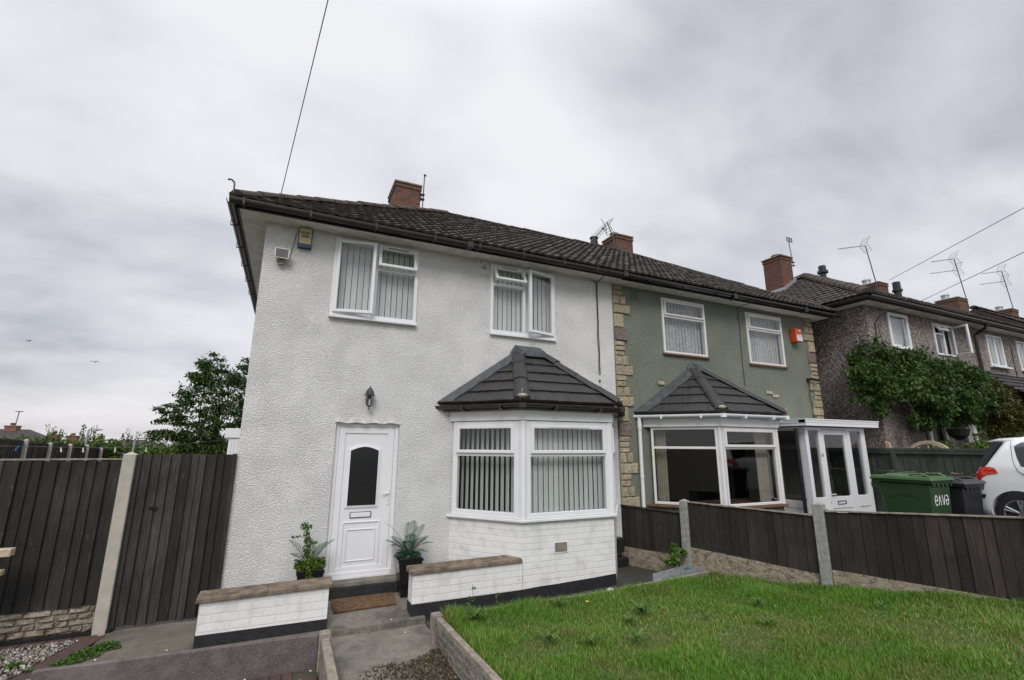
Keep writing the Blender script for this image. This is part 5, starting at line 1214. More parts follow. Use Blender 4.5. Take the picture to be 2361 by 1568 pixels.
s = MB(); s.path([(14.3,-1.0,.4),(14.4,-1.0,1.4),(14.1,-1.1,2.4),(13.6,-1.1,3.4)], .05, 7, .02); branches(s, (14.2,-1.05,2.2), [c[:3] for c in cl_], .02, .12, seed=4); s.path([(13.28,-.95,4.2),(13.27,-.9,4.55),(13.3,-.88,4.75)], .01, 4); s.build('trunk', 'trunk_bark', sh)
foliage('crown', 'climber_leaf', sh, [(a, b, c, d*1.0, d*.8, d*.95) for a, b, c, d in cl_]+[(a+rr.uniform(-1,1)*d, b-.3*d, c+rr.uniform(-.9,1)*d, d*.35, d*.3, d*.22) for a, b, c, d in cl_ for _ in range(5)], 30000, .085, .38, droop=.6, lump=.5, shell=.35)
vv = [(12.3+rr.uniform(-.15,.2), -.7, z, .08, .08, .05) for z in (2.9,3.2,3.5,3.75,3.9)]+[(13.2+.6*k+rr.uniform(-.2,.2), -1.3, 2.5+rr.uniform(-.15,.1), .16, .1, .16) for k in range(6)]
foliage('trailing_shoots', 'climber_leaf', sh, vv, 1300, .11, .4, droop=.6, lump=.3)
s2 = thing('climbing_shrub', (17.2,-1.4,.4), 'yellowing bronze climbing shrub nearest the right edge, beside the dark green one', 'shrub')
c2_ = [(16.637,-1.5,3.25,.32),(16.34,-1.6,2.954,.33),(17.25,-1.5,3.15,.30),(17.586,-1.55,3.0,.32),(16.7,-1.5,2.75,.34),(17.072,-1.6,2.8,.34),(17.4,-1.6,2.55,.30),(16.7,-1.4,2.35,.28),(17.9,-1.6,2.75,.26),(17.1,-1.5,2.2,.3),(18.3,-1.7,3.0,.3),(16.9,-1.4,1.9,.3)]
s = MB(); s.path([(17.0,-1.4,.4),(17.0,-1.4,1.6),(17.1,-1.5,2.6)], .04, 6, .02); branches(s, (17,-1.4,1.8), [c[:3] for c in c2_], .018, .1, seed=5); s.build('trunk', 'trunk_bark', s2)
foliage('crown', 'autumn_leaf', s2, [(a, b, c, d*1.05, d*.8, d) for a, b, c, d in c2_], 7500, .10, .45, droop=.4, lump=.3)
bs = thing('flower_bed', (15,-1.5,.4), 'low border plants with purple flowers showing over the olive fence', 'plants')
cs = [(13.7+.28*i, -1.5+.1*math.sin(i), 1.76+.08*math.sin(i*1.7), .22, .2, .16) for i in range(13)]+[(15.55,-1.5,2.05,.14,.12,.28),(14.0,-1.5,1.5,.5,.3,.4),(15.2,-1.5,1.5,.8,.3,.35),(16.6,-1.5,1.6,.6,.3,.35)]
foliage('leaves', 'hedge_leaf', bs, cs, 4200, .09, .5, lump=.3)
s = MB()
for i in range(9): s.sphere((15.55+rr.uniform(-.22,.22), -1.75, 1.90+rr.uniform(-.05,.07)), .032, 5)
s.build('flowers', 'petal_purple', bs)
hb = thing('hanging_basket', (15.0,-1.3,2.1), 'dark hanging basket beside the white porch post under the shrub', 'basket')
s = MB(); s.lathe((15.05,-1.3,2.02), [(.05,0),(.18,.10),(.22,.24),(.23,.26)], 12); s.build('basket', 'black_plastic', hb)
s = MB()
for t in (0, 2.1, 4.2): s.path([(15.05+.2*math.cos(t),-1.3+.2*math.sin(t),2.28),(15.05,-1.3,2.75)], .006, 4)
s.build('chain', 'aerial_metal', hb)
cw = thing('cart_wheel', (13.0,-1.55,1.3), 'wooden cart wheel whose rim shows over the olive fence', 'wheel')
s = MB(); c0 = Vector((13.0,-1.58,1.52)); n = 28
for i in range(n):
    a, b = 2*math.pi*i/n, 2*math.pi*(i+1)/n; P_ = lambda t, r, x: c0+Vector((x, r*math.cos(t), r*math.sin(t)))
    s.hexa([P_(a,.40,-.03),P_(b,.40,-.03),P_(b,.40,.03),P_(a,.40,.03)], [P_(a,.47,-.03),P_(b,.47,-.03),P_(b,.47,.03),P_(a,.47,.03)])
s.build('rim', 'pale_timber', cw)
s = MB()
for i in range(12): t = math.pi*i/6; s.cyl(c0, c0+Vector((0,.41*math.cos(t),.41*math.sin(t))), .018, n=5)
s.build('spokes', 'pale_timber', cw); s = MB(); s.cyl(c0+Vector((-.07,0,0)), c0+Vector((.07,0,0)), .08, n=12); s.build('hub', 'pale_timber', cw)
ts = MB(); ts.hexa([(12.62,-1.02,.9),(12.68,-1.02,.9),(12.68,-1.14,.9),(12.62,-1.14,.9)],[(12.64,-.95,1.98),(12.70,-.95,1.98),(12.70,-1.03,1.94),(12.64,-1.03,1.94)]); tag(ts.build('timber_stake', 'pale_timber'), 'pointed orange-brown timber stake left of the cart wheel', 'stake')

# ------------------------------------------------------------------ pot plants by the door
def planter(x, y, z, w0, w1, h, label):
    t = thing('planter', (x, y, z), label, 'pot plant', 'black planters either side of the door'); s = MB()
    def sq(w, zz): return [(x-w/2,y-w/2,zz),(x+w/2,y-w/2,zz),(x+w/2,y+w/2,zz),(x-w/2,y+w/2,zz)]
    s.hexa(sq(w0, z), sq(w1, z+h)); s.build('pot', 'black_gloss', t, bevel=.008)
    s = MB(); a, b = sq(w1+.012, z+h-.03), sq(w1+.012, z+h); s.hexa(a, b); s.build('rim', 'black_gloss', t); s = MB(); s.box(x-w1/2+.02, x+w1/2-.02, y-w1/2+.02, y+w1/2-.02, z+h, z+h+.01); s.build('compost', 'soil', t); return t
def frond(V, Rn, base, d, L, n=15, w=.055, up=.8, rs=random):
    b = Vector(base); d = Vector(d).normalized(); side = d.cross(Vector((0,0,1))).normalized(); pts = []
    for i in range(n+1):
        t = i/n; pts.append(b+d*(L*t*(.45+.3*t))+Vector((0,0,L*(up*t-.42*t*t))))
    for i in range(1, n):
        p = pts[i]; tan = (pts[i+1]-pts[i-1]).normalized(); ln = w*math.sin(math.pi*(.12+.85*i/n))*1.9
        for sg in (-1, 1):
            e = p+side*sg*ln+tan*ln*.8; m = (p+e)/2+Vector((0,0,.004)); V.append([p, m+tan*.009, e, m-tan*.009]); Rn.append(rs.random())
    for i in range(n): a, c = pts[i], pts[i+1]; V.append([a-side*.003, c-side*.002, c+side*.002, a+side*.003]); Rn.append(.1)
def fronds(parent, base, dirs, L, **k):
    V, Rn = [], []; rs = random.Random(int(base[0]*100))
    for d in dirs: frond(V, Rn, base, (math.cos(d[0]), math.sin(d[0]), 0), L*d[1], up=d[2], rs=rs, **k)
    A = np.array([[tuple(p) for p in q] for q in V]); npmesh('fronds', A.reshape(-1,3), np.arange(len(V)*4).reshape(-1,4), 'fern_leaf', parent, np.repeat(Rn, 4))
p1 = planter(.985, -.30, -.13, .20, .31, .44, 'short black planter left of the door with fern fronds and yellow-green bedding')
fronds(p1, (.97,-.30,.31), [(2.6,.75,1.25),(2.9,.6,1.0),(.3,.75,1.2),(.6,.6,1.3),(3.6,.5,.9),(-.4,.5,.9),(1.6,.6,1.4)], .55, w=.045)
foliage('bedding', 'bedding_leaf', p1, [(.90,-.36,.37,.10,.1,.06),(1.08,-.36,.38,.09,.1,.07),(.99,-.40,.36,.10,.08,.07),(.97,-.47,.27,.035,.02,.09),(.99,-.47,.20,.025,.02,.06),(.84,-.33,.38,.05,.05,.06)], 1300, .035, .6)
foliage('tall_stem_leaves', 'weed_leaf', p1, [(.93,-.30,.58,.05,.05,.12),(.91,-.30,.72,.04,.04,.10),(.89,-.30,.82,.07,.05,.05),(.80,-.30,.70,.07,.03,.02),(1.0,-.3,.62,.06,.03,.02),(.95,-.3,.45,.08,.06,.1)], 520, .035, .6)
s = MB(); s.path([(.95,-.3,.3),(.93,-.3,.55),(.90,-.3,.84)], .005, 5); s.build('stem', 'trunk_bark', p1)
p2 = planter(2.235, -.27, -.16, .20, .33, .50, 'tall black planter right of the door with feathery green palm fronds')
fronds(p2, (2.235,-.27,.34), [(i*2*math.pi/15+.2*(i % 3), .8+.25*(i % 2), .55+.28*(i % 4)) for i in range(15)], .46, w=.055)
foliage('low_leaves', 'fern_leaf', p2, [(2.235,-.30,.37,.16,.14,.05)], 420, .06, .2)

# ------------------------------------------------------------------ lawn, weeds, gravel
def inlawn(x, y):
    xf = 6.07+.2855/.9584*(.05-y)*1.0
    return (x > 2.335) & (x < xf-.03) & (y < -1.54)
n = 210000
u = RNG.random((n*2, 2)); X = 2.33+u[:,0]*(8.0-2.33); Y = -1.54-u[:,1]**1.0*5.2
# only where the camera or a sidestep from it could see the lawn
k = inlawn(X, Y); X, Y = X[k], Y[k]
def vnoise(x, y, f, seed=0):
    a = 0
    rs = np.random.default_rng(seed)
    for i in range(7):
        t = rs.random()*6.28; ph = rs.random()*6.28; ff = f*(.6+.9*rs.random()); a = a+np.sin(x*ff*np.cos(t)+y*ff*np.sin(t)+ph+1.3*np.sin(x*ff*.6*np.sin(t)-y*ff*.5*np.cos(t)))
    return a/7
tuft = vnoise(X, Y, 6.5, 1); tuft2 = vnoise(X, Y, 2.2, 2)
keep = RNG.random(len(X)) < np.clip(.78+.6*tuft+.25*tuft2, .5, 1); X, Y, tuft, tuft2 = X[keep], Y[keep], tuft[keep], tuft2[keep]
nb = len(X); Z = -.07+(-1.5-Y)*(.03+.018*(X-2.3))-.02
edge = np.exp(-np.abs(Y+1.6)/.25)+np.exp(-np.abs(X-(6.07+.298*(.05-Y)))/.3)+.6*np.exp(-np.abs(X-2.4)/.2)
H = (.022+.026*np.clip(tuft*1.8+.3, 0, 1.6)+.014*np.clip(tuft2+.3, 0, 1)+.045*edge)*(.6+.8*RNG.random(nb))
a = RNG.random(nb)*6.283; lean = .25+.55*RNG.random(nb)
dx, dy = np.cos(a), np.sin(a); wd = .0016+.0026*RNG.random(nb)**1.5
px, py = -dy*wd, dx*wd
b0 = np.stack([X-px, Y-py, Z], 1); b1 = np.stack([X+px, Y+py, Z], 1)
mx_, my_ = X+dx*H*lean*.35, Y+dy*H*lean*.35; m0 = np.stack([mx_-px*.8, my_-py*.8, Z+H*.6], 1); m1 = np.stack([mx_+px*.8, my_+py*.8, Z+H*.6], 1)
tp = np.stack([X+dx*H*lean, Y+dy*H*lean, Z+H], 1)
V = np.stack([b0, b1, m1, m0, tp], 1).reshape(-1,3); i5 = np.arange(nb)*5
F = np.concatenate([np.stack([i5, i5+1, i5+2], 1), np.stack([i5, i5+2, i5+3], 1), np.stack([i5+3, i5+2, i5+4], 1)])
rnd = np.clip(.35+.35*RNG.random(nb)+.25*tuft, 0, .85); rnd = np.where(RNG.random(nb) < np.clip(.10-.25*tuft2, .02, .4), 1, rnd)
g = npmesh('grass', V, F, 'grass_blade', None, np.repeat(rnd, 5), base=Vector((4.5,-3.5,0))); tag(g, 'rough patchy green lawn in front of the bay', 'grass', kind='stuff')
def rosette(x, y, L, n, seed, label, mat='weed_leaf', up=.35, w=.26):
    rs = random.Random(seed); t = thing('lawn_weed', (x, y, lawn_z(x, y)), label, 'weed', 'broad-leaved weeds in the lawn'); V, Rn = [], []
    for i in range(n):
        a = 2*math.pi*i/n+rs.uniform(-.3,.3); l = L*rs.uniform(.6,1.1); d = Vector((math.cos(a), math.sin(a), 0)); sd = Vector((-d.y, d.x, 0)); b = Vector((x, y, lawn_z(x, y)+.01)); e = rs.uniform(.5,1.2)*up; q = rs.random()
        K = 6; pr = None
        for j in range(K+1):
            s_ = j/K; c = b+d*(l*s_)+Vector((0,0,l*e*math.sin(s_*2.2)+.015)); ww = w*l*math.sin(math.pi*min(.97, .08+.9*s_))*.5*(1+.25*(-1)**j)
            r = (c-sd*ww+Vector((0,0,ww*.3)), c, c+sd*ww+Vector((0,0,ww*.3)))
            if pr: V += [[pr[0], pr[1], r[1], r[0]], [pr[1], pr[2], r[2], r[1]]]; Rn += [q, q]
            pr = r
    A = np.array([[tuple(p) for p in q] for q in V]); npmesh('leaves', A.reshape(-1,3), np.arange(len(V)*4).reshape(-1,4), mat, t, np.repeat(Rn, 4)); return t
wl = [(4.35,-2.55,.17,14,'broad dock weed in the middle of the lawn','weed_leaf',.5),(2.62,-1.85,.17,12,'leafy weed clump in the lawn corner by the short post','weed_leaf',.7),(4.05,-2.72,.12,8,'pale dandelion leaves just left of the dock','weed_leaf',.5),(3.05,-2.75,.15,10,'weed clump by the edging at the left of the lawn','weed_leaf',.5),
      (3.35,-3.02,.14,9,'broad leaves near the bottom edge of the lawn','weed_leaf',.5),(3.75,-3.20,.13,9,'leafy weed at the bottom edge of the picture','weed_leaf',.6),(5.60,-3.05,.12,9,'pale jagged dandelion right of centre of the lawn','weed_leaf',.6),(4.75,-3.10,.10,8,'small weed right of the bottom clumps','weed_leaf',.5),(5.1,-3.55,.13,9,'weed at the bottom right of the lawn','weed_leaf',.5),(3.70,-1.85,.12,9,'tufty weed against the back edging','weed_leaf',.9),(6.4,-3.9,.11,8,'weed near the fence at the right edge','weed_leaf',.5)]
for i, (x, y, L, n_, lab, mt, up) in enumerate(wl): rosette(x, y, L, n_, i, lab, mt, up)
fy = thing('yellow_flower', (3.85,-2.2,lawn_z(3.85,-2.2)), 'single yellow flower standing in the lawn', 'flower')
s = MB(); z0 = lawn_z(3.85,-2.2); s.path([(3.85,-2.2,z0),(3.86,-2.2,z0+.12)], .002, 4); s.build('stalk', 'weed_stalk' if 'weed_stalk' in MATS else 'trunk_bark', fy)
s = MB(); s.lathe((3.86,-2.2,z0+.12), [(.004,0),(.018,.012),(.020,.016)], 9); s.build('petals', 'petal_yellow', fy)
# plant in the alley by the first fence post, tall stalks in front of the plinth
ap = thing('seedling', (6.20,-1.05,.0), 'small green plant growing at the foot of the first fence post', 'plant')
foliage('leaves', 'weed_leaf', ap, [(6.12,-1.18,.12,.13,.1,.06),(6.18,-1.15,.26,.10,.08,.10),(6.30,-1.2,.24,.06,.05,.05)], 260, .065, .75); s = MB(); s.path([(6.18,-1.1,-.1),(6.19,-1.13,.32)], .005, 4); s.build('stem', 'trunk_bark', ap)
s = MB(); s.lathe((6.31,-1.30,-.03), [(.02,0),(.055,.02),(.06,.06),(.05,.06)], 8); tag(s.build('green_pot', 'green_plastic'), 'crumpled bright green plastic pot by the fence post', 'pot')
st = thing('tall_weed', (2.75,-1.44,-.2), 'thin tall weeds growing in front of the black plinth', 'weed'); s = MB()
vv = []
for (x, h, l) in [(2.66,.30,.05),(2.78,.42,-.04),(3.05,.30,.02),(2.60,.22,-.05)]:
    s.path([(x,-1.45,-.25),(x+l,-1.45,-.2+h)], .003, 4); vv += [(x+l*.8,-1.45,-.2+h*q,.03,.03,.02) for q in (.4,.6,.9)]
s.build('stem', 'trunk_bark', st); foliage('leaves', 'weed_leaf', st, vv, 130, .04, .35)
# stones
OCT = np.array([(1,0,0),(-1,0,0),(0,1,0),(0,-1,0),(0,0,1),(0,0,-1)], float); OF = np.array([(0,2,4),(2,1,4),(1,3,4),(3,0,4),(2,0,5),(1,2,5),(3,1,5),(0,3,5)])
def stones(name, pos, size, mat, label, cat):
    n = len(pos); q = RNG.normal(size=(n,3,3)); q, _ = np.linalg.qr(q); sc = size*(.5+RNG.random((n,1,1)))*np.array([1,.8,.55])
    V = np.einsum('nij,nkj->nki', q, np.broadcast_to(OCT, (n,6,3))*sc*(.8+.4*RNG.random((n,6,1))))+pos[:,None,:]
    F = (np.arange(n)[:,None,None]*6+OF[None]).reshape(-1,3); o = npmesh(name, V.reshape(-1,3), F, mat, None, base=Vector(tuple(pos.mean(0)))); return tag(o, label, cat, kind='stuff')
pts = []
def scat(n, x0, x1, y0, y1, z, cond=lambda x, y: True):
    o = []
    while len(o) < n:
        x, y = RNG.uniform(x0, x1), RNG.uniform(y0, y1)
        if cond(x, y): o.append((x, y, (z(x, y) if callable(z) else z)+RNG.uniform(0,.012)))
    return o
g = MB(); g.prism([(-3.6,-.12,-.215),(-1.16,-.12,-.215),(-1.40,-.95,-.215),(-1.6,-1.36,-.215),(-3.6,-1.36,-.215)], (0,0,-.3)); struct(g.build('gravel_base', 'soil'))
pts = scat(5200, -3.3, -1.2, -1.34, -.2, -.205, lambda x, y: x < -1.22+(y+.2)*.28)
stones('gravel', np.array(pts), .017, 'gravel', 'pale gravel at the foot of the fence, far left', 'gravel')
pts = scat(2600, -.9, .84, -2.6, -1.62, -.40, lambda x, y: y < -1.60); stones('gravel', np.array(pts), .015, 'gravel', 'pale gravel patch in front of the long edging board', 'gravel')
bp = thing('brick_edging', (-.2,-1.52,-.4), 'row of dark red paving bricks edging the front gravel patch', 'brick edging', 'red brick edgings')
s = MB(); rs = random.Random(6); x = -1.4
while x < .84: s.box(x, x+.096, -1.61, -1.435, -.45, -.382+rs.uniform(-.006,.006)); x += .102
s.build('row', 'red_paver', bp, bevel=.006); s = MB()
for i in range(12):
    for j in range(2): s.box(.85+.104*j, .85+.104*j+.1, -1.64-.2*i-.19, -1.64-.2*i, -.45, -.384+rs.uniform(-.006,.006))
s.build('return_row', 'red_paver', bp, bevel=.006)
be = thing('brick_edging', (-1.2,-.6,-.2), 'dark red bricks edging the gravel below the fence', 'brick edging', 'red brick edgings')
s = MB()
for i in range(11):
    x = -1.13-.028*i*1.0; y = -.16-.105*i; s.hexa([(x-.10,y-.1,-.3),(x+.09,y-.1,-.3),(x+.12,y,-.3),(x-.07,y,-.3)], [(x-.10,y-.1,-.192),(x+.09,y-.1,-.192),(x+.12,y-.003,-.192),(x-.07,y-.003,-.192)])
for i in range(10): s.box(-3.2+.21*i, -3.0+.21*i, -.20, -.10, -.3, -.196)
s.build('row', 'red_paver', be, bevel=.004)
pts = scat(2600, 1.2, 2.25, -2.9, -1.78, lambda x, y: -.268+.035*max(-1.4, y+1.0)+.02*(x-1.3), lambda x, y: y < -2.02+.22*(x-1.2)+.05*math.sin(x*9) and RNG.random() < min(1, .04+max(0,(x-1.35))*1.3)); stones('mulch', np.array(pts), .011, 'dark_mulch', 'dark earthy debris spread over the path at the bottom edge', 'debris')
cw_ = thing('creeping_weed', (-1.0,-.7,-.2), 'low mat of green weed on the slab beside the left gravel', 'weed')
foliage('leaves', 'weed_leaf', cw_, [(-1.02,-.72,-.18,.14,.16,.03),(-.92,-.56,-.18,.12,.1,.03),(-1.12,-.88,-.18,.12,.08,.025),(-.86,-.62,-.18,.1,.06,.02)], 1500, .028, .5, droop=-.3)
foliage('gravel_weeds', 'weed_leaf', cw_, [(-1.55,-.75,-.19,.08,.06,.03),(-1.75,-.55,-.19,.06,.04,.03),(-1.38,-.95,-.19,.05,.05,.03),(-1.7,-.95,-.19,.1,.05,.03)], 420, .028, .5, droop=-.3)
s = MB(); rs = random.Random(9)
for (x, y, z) in [(-.33,-.9,-.195),(1.0,-1.55,-.36),(.9,-1.7,-.37),(.1,-1.5,-.37),(.42,-1.46,-.37),(2.02,-1.2,-.27),(1.9,-.96,-.19),(-.9,-.9,-.19)]:
    s.sphere((x, y, z), .012, 4, .5)
tag(s.build('pebbles', 'debris_white'), 'few loose white pebbles scattered on slab, bricks and path', 'pebbles', kind='stuff')

# ------------------------------------------------------------------ wheelie bins
def wheelie(x, y, z, body, lid, label, txt=False, h=1.07):
    """front faces -y (the street)"""
    w, d = .58, .74; t = thing('wheelie_bin', (x+w/2, y+d/2, z), label, 'wheelie bin', 'wheelie bins by the neighbouring fence')
    s = MB(); zb, zt = z+.04, z+h-.14; i = .06
    s.hexa([(x+i,y+i,zb),(x+w-i,y+i,zb),(x+w-i,y+d-.12,zb),(x+i,y+d-.12,zb)], [(x+.02,y+.02,zt),(x+w-.02,y+.02,zt),(x+w-.02,y+d-.03,zt),(x+.02,y+d-.03,zt)]); s.build('body', body, t, bevel=.02)
    s = MB(); s.ring(x, x+w, 0, 0, 0, 0, 0) if False else None
    s.hexa([(x-.005,y-.005,zt),(x+w+.005,y-.005,zt),(x+w+.005,y+d,zt),(x-.005,y+d,zt)], [(x-.012,y-.012,zt+.04),(x+w+.012,y-.012,zt+.04),(x+w+.012,y+d,zt+.04),(x-.012,y+d,zt+.04)])
    for k in range(5):       # comb under the rim at the front
        a = x+.06+k*.115-.02; s.prism([(a,y+.012,zt),(a+.10,y+.012,zt),(a+.05,y+.012,zt-.055)], (0,-.012,0))
    s.build('rim', body, t)
    s = MB(); zl = zt+.041
    s.hexa([(x-.025,y-.035,zl),(x+w+.025,y-.035,zl),(x+w+.025,y+d+.03,zl),(x-.025,y+d+.03,zl)], [(x-.012,y-.02,zl+.045),(x+w+.012,y-.02,zl+.045),(x+w+.012,y+d+.03,zl+.05),(x-.012,y+d+.03,zl+.05)])
    s.hexa([(x+.03,y+.24,zl+.046),(x+w-.03,y+.24,zl+.046),(x+w-.03,y+d-.12,zl+.051),(x+.03,y+d-.12,zl+.051)], [(x+.07,y+.30,zl+.085),(x+w-.07,y+.30,zl+.085),(x+w-.07,y+d-.17,zl+.085),(x+.07,y+d-.17,zl+.085)])
    for q in (x+.06, x+w-.06): s.path([(q,y+.28,zl+.075),(q,y+.12,zl+.088),(q,y+.03,zl+.05)], .017, 6)
    s.path([(x+.06,y+.035,zl+.05),(x+w-.06,y+.035,zl+.05)], .017, 6); s.build('lid', lid, t, bevel=.006)
    s = MB(); s.box(x+.09, x+w-.09, y+.07, y+.235, zl+.0455, zl+.049); s.build('lid_recess', 'black_plastic', t)
    s = MB(); s.path([(x+.05,y+d-.03,zt+.01),(x+.05,y+d+.07,zt+.045),(x+w-.05,y+d+.07,zt+.045),(x+w-.05,y+d-.03,zt+.01)], .018, 7); s.box(x+.02, x+.10, y+d-.06, y+d+.06, zt-.10, zt-.02); s.build('handle', body, t)
    for q in (x+.0, x+w-.055):
        s = MB(); s.cyl((q,y+d-.09,z+.10),(q+.055,y+d-.09,z+.10),.10,n=16); s.build('wheel', 'tyre', t)
    s = MB()
    c = Vector((x+.005, y+.34, 0)); pr = None   # raised arc on the side
    for k in range(9):
        a = -.20+.4*k/8; q = Vector((x+.016+.02*(1-1)+.004, y+.36+a, zt-.17-.05*(a/.2)**2)); 
        if pr: s.cyl(pr, q, .004, n=4)
        pr = q
    s.build('side_rib', body, t)
    if txt:
        s = MB(); cx_, cz = x+.29, zt-.235; H_, g_ = .075, .105; yy = y+.012
        def stroke(P):
            for a, b in zip(P, P[1:]):
                s.cyl((cx_+a[0],yy,cz+a[1]), (cx_+b[0],yy,cz+b[1]), .0085, n=5)
        e = [(-.055+.036*math.cos(t)*1., .068*math.sin(t)) for t in np.linspace(0.0, 5.4, 14)]
        E_l = [(-.150+.036*math.cos(t), .068*math.sin(t)) for t in np.linspace(0, 5.4, 15)]; stroke([(-.186, 0), (-.114, 0)]); stroke(E_l)
        stroke([(-.092,-.068),(-.056,.068),(-.022,-.068)]); stroke([(.012,.068),(.046,-.068),(.082,.068)])
        A_l = [(.140-.036*math.cos(t), -.068*math.sin(t)) for t in np.linspace(0, 5.4, 15)]; stroke([(.104, 0), (.176, 0)]); stroke(A_l)
        for i, v in enumerate(s.v):     # flatten onto the tapering front face
            tt = (zt-v.z)/(zt-zb); v.y = y+.02+.04*tt-.0025+(v.y-yy)*.08
        s.build('lettering', 'white_ink', t)
    return t
wheelie(9.02, -3.33, .40, 'green_bin', 'green_lid', 'green wheelie bin with white enva lettering behind the brown fence', True)
wheelie(9.72, -3.42, .42, 'dark_bin', 'dark_lid', 'dark grey wheelie bin half hidden behind the green one', False, .99)

# ------------------------------------------------------------------ parked car, nose to the street
ca = thing('car', (11.35, -5, .58), 'white hatchback with rear spoiler and red tail light parked at the right edge', 'car')
GZ = .58; XS, YR, WC = 10.56, -3.19, .80; XC = XS+WC+.0
ZB = [(0, .30), (.03,.26), (.12,.20), (.5,.17), (3.2,.17), (3.6,.22), (3.68,.30)]
ZTp = [(0, .80), (.03,.88), (.06,.95), (.12,.985), (.16,1.00), (.24,1.14), (.36,1.33), (.42,1.385), (.6,1.43), (1.0,1.475), (1.6,1.49), (2.05,1.46), (2.35,1.33), (2.75,1.03), (3.0,.95), (3.4,.86), (3.6,.72), (3.68,.58)]
def itp(T, s_):
    for (a, va), (b, vb) in zip(T, T[1:]):
        if s_ <= b: t = (s_-a)/(b-a); return va+(vb-va)*max(0,t)
    return T[-1][1]
def hw(s_, z):
    e = 1-.10*(1-min(s_/.14, 1))**2.2-.28*(max(0, (s_-3.2)/.48))**2
    f = 1.0
    if z < .35: f -= .05*((.35-z)/.18)**1.5
    if z > .92: f -= .26*((z-.92)/.57)**1.15
    elif z > .75: f -= .012*((z-.75)/.17)
    return WC*e*f
ss = sorted(set([0,.015,.03,.06,.09,.12,.16,.2,.24,.3,.36,.42,.5,.6]+list(np.arange(.7,3.2,.1))+[3.2,3.3,3.4,3.5,3.6,3.65,3.68])); NT = 22
vs, fs = [], []
for s_ in ss:
    zb, zt = itp(ZB, s_), itp(ZTp, s_); ring = []
    for k in range(NT+1):
        t = k/NT; z = zb+(zt-zb)*t; w_ = hw(s_, z)
        if t > .86: w_ *= 1-.16*((t-.86)/.14)**2
        if t < .08: w_ *= 1-.06*((.08-t)/.08)
        ring.append((w_, z))
    full = [(-a, z) for a, z in ring]+[(a, z) for a, z in ring[::-1]]
    vs += [(XC+a, YR-s_, GZ+z) for a, z in full]
n_ = 2*(NT+1)
for i in range(len(ss)-1):
    for j in range(n_): fs.append((i*n_+j, i*n_+(j+1) % n_, (i+1)*n_+(j+1) % n_, (i+1)*n_+j))
fs += [tuple(range(n_)), tuple(range((len(ss)-1)*n_, len(ss)*n_))[::-1]]
me = bpy.data.meshes.new('b'); me.from_pydata(vs, [], fs); bm = bmesh.new(); bm.from_mesh(me); bmesh.ops.recalc_face_normals(bm, faces=bm.faces); bm.to_mesh(me); bm.free()
bo = bpy.data.objects.new('b', me); COL.objects.link(bo)
HUB = [(.50, .30), (2.90, .30)]; cuts = []
for (sy, hz) in HUB:
    for X in (XS, XC+WC):
        c = MB(); c.cyl((X-.28, YR-sy, GZ+hz), (X+.28, YR-sy, GZ+hz), .335, n=36); o = c.build('cut', 'tyre'); cuts.append(o); o.location = BASE[o]
        md = bo.modifiers.new('b', 'BOOLEAN'); md.object = o; md.operation = 'DIFFERENCE'; md.solver = 'EXACT'
bpy.context.view_layer.update()
me2 = bpy.data.meshes.new_from_object(bo.evaluated_get(bpy.context.evaluated_depsgraph_get()))
for o in cuts+[bo]: bpy.data.objects.remove(o)
bv = Vector((11.35, -5, .58))
for v in me2.vertices: v.co -= bv
me2.materials.clear(); body = finish(me2, 'body', 'car_paint', ca, bv, False)
for p in me2.polygons: p.use_smooth = True
try: me2.set_sharp_from_angle(angle=R(32))
except Exception: pass
def patch(poly, name, mat, off=.006, res=10, mirror=True):
    """skin panel laid on the body side; poly in (s, z above ground)"""
    for sg in ((-1, 1) if mirror else (-1,)):
        s_ = MB()
        bm = bmesh.new(); vv = [bm.verts.new((a, 0, z)) for a, z in poly]; bm.faces.new(vv)
        for ax, lo, hi in ((0, min(p[0] for p in poly), max(p[0] for p in poly)), (2, min(p[1] for p in poly), max(p[1] for p in poly))):
            for k in range(1, res):
                co = [0,0,0]; no = [0,0,0]; co[ax] = lo+(hi-lo)*k/res; no[ax] = 1; bmesh.ops.bisect_plane(bm, geom=bm.verts[:]+bm.edges[:]+bm.faces[:], plane_co=co, plane_no=no)
        bm.verts.index_update(); s_.add([(XC+sg*(hw(v.co.x, v.co.z)*(1-.16*max(0,((v.co.z-itp(ZB,v.co.x))/(itp(ZTp,v.co.x)-itp(ZB,v.co.x))-.86)/.14)**2)+off), YR-v.co.x, GZ+v.co.z) for v in bm.verts], [tuple(v.index for v in f.verts) for f in bm.faces]); bm.free(); s_.build(name, mat, ca, smooth=True)
patch([(.016,.62),(.085,.62),(.10,.74),(.13,.81),(.20,.855),(.33,.88),(.30,.955),(.24,.975),(.13,.965),(.05,.90),(.016,.80)], 'tail_light', 'red_lens', .010)
patch([(.14,.83),(.20,.862),(.325,.885),(.30,.948),(.24,.968),(.15,.955),(.125,.89)], 'reversing_light', 'clear_red_lens', .016)
patch([(.60,.99),(1.15,.985),(1.15,1.37),(.98,1.385),(.60,1.345),(.53,1.29),(.56,1.12)], 'side_window', 'car_glass', .004)
patch([(1.22,.985),(2.05,.97),(2.28,.985),(2.05,1.27),(1.8,1.36),(1.22,1.375)], 'front_side_window', 'car_glass', .004)
patch([(.012,.50),(.12,.50),(.14,.555),(.012,.555)], 'bumper_strip', 'black_plastic', .008, 6)
def seam(P, name='door_seam'):
    for sg in (-1, 1):
        s = MB(); q = [(XC+sg*(hw(a, z)+.001), YR-a, GZ+z) for a, z in P]; s.path(q, .0035, 4); s.build(name, 'black_plastic', ca)
seam([(.50,1.37),(.50,1.25),(.51,1.10),(.53,1.0),(.56,.93),(.64,.84),(.76,.72),(.84,.62),(.86,.35)]); seam([(1.18,1.40),(1.17,1.0),(1.19,.6),(1.20,.28)])
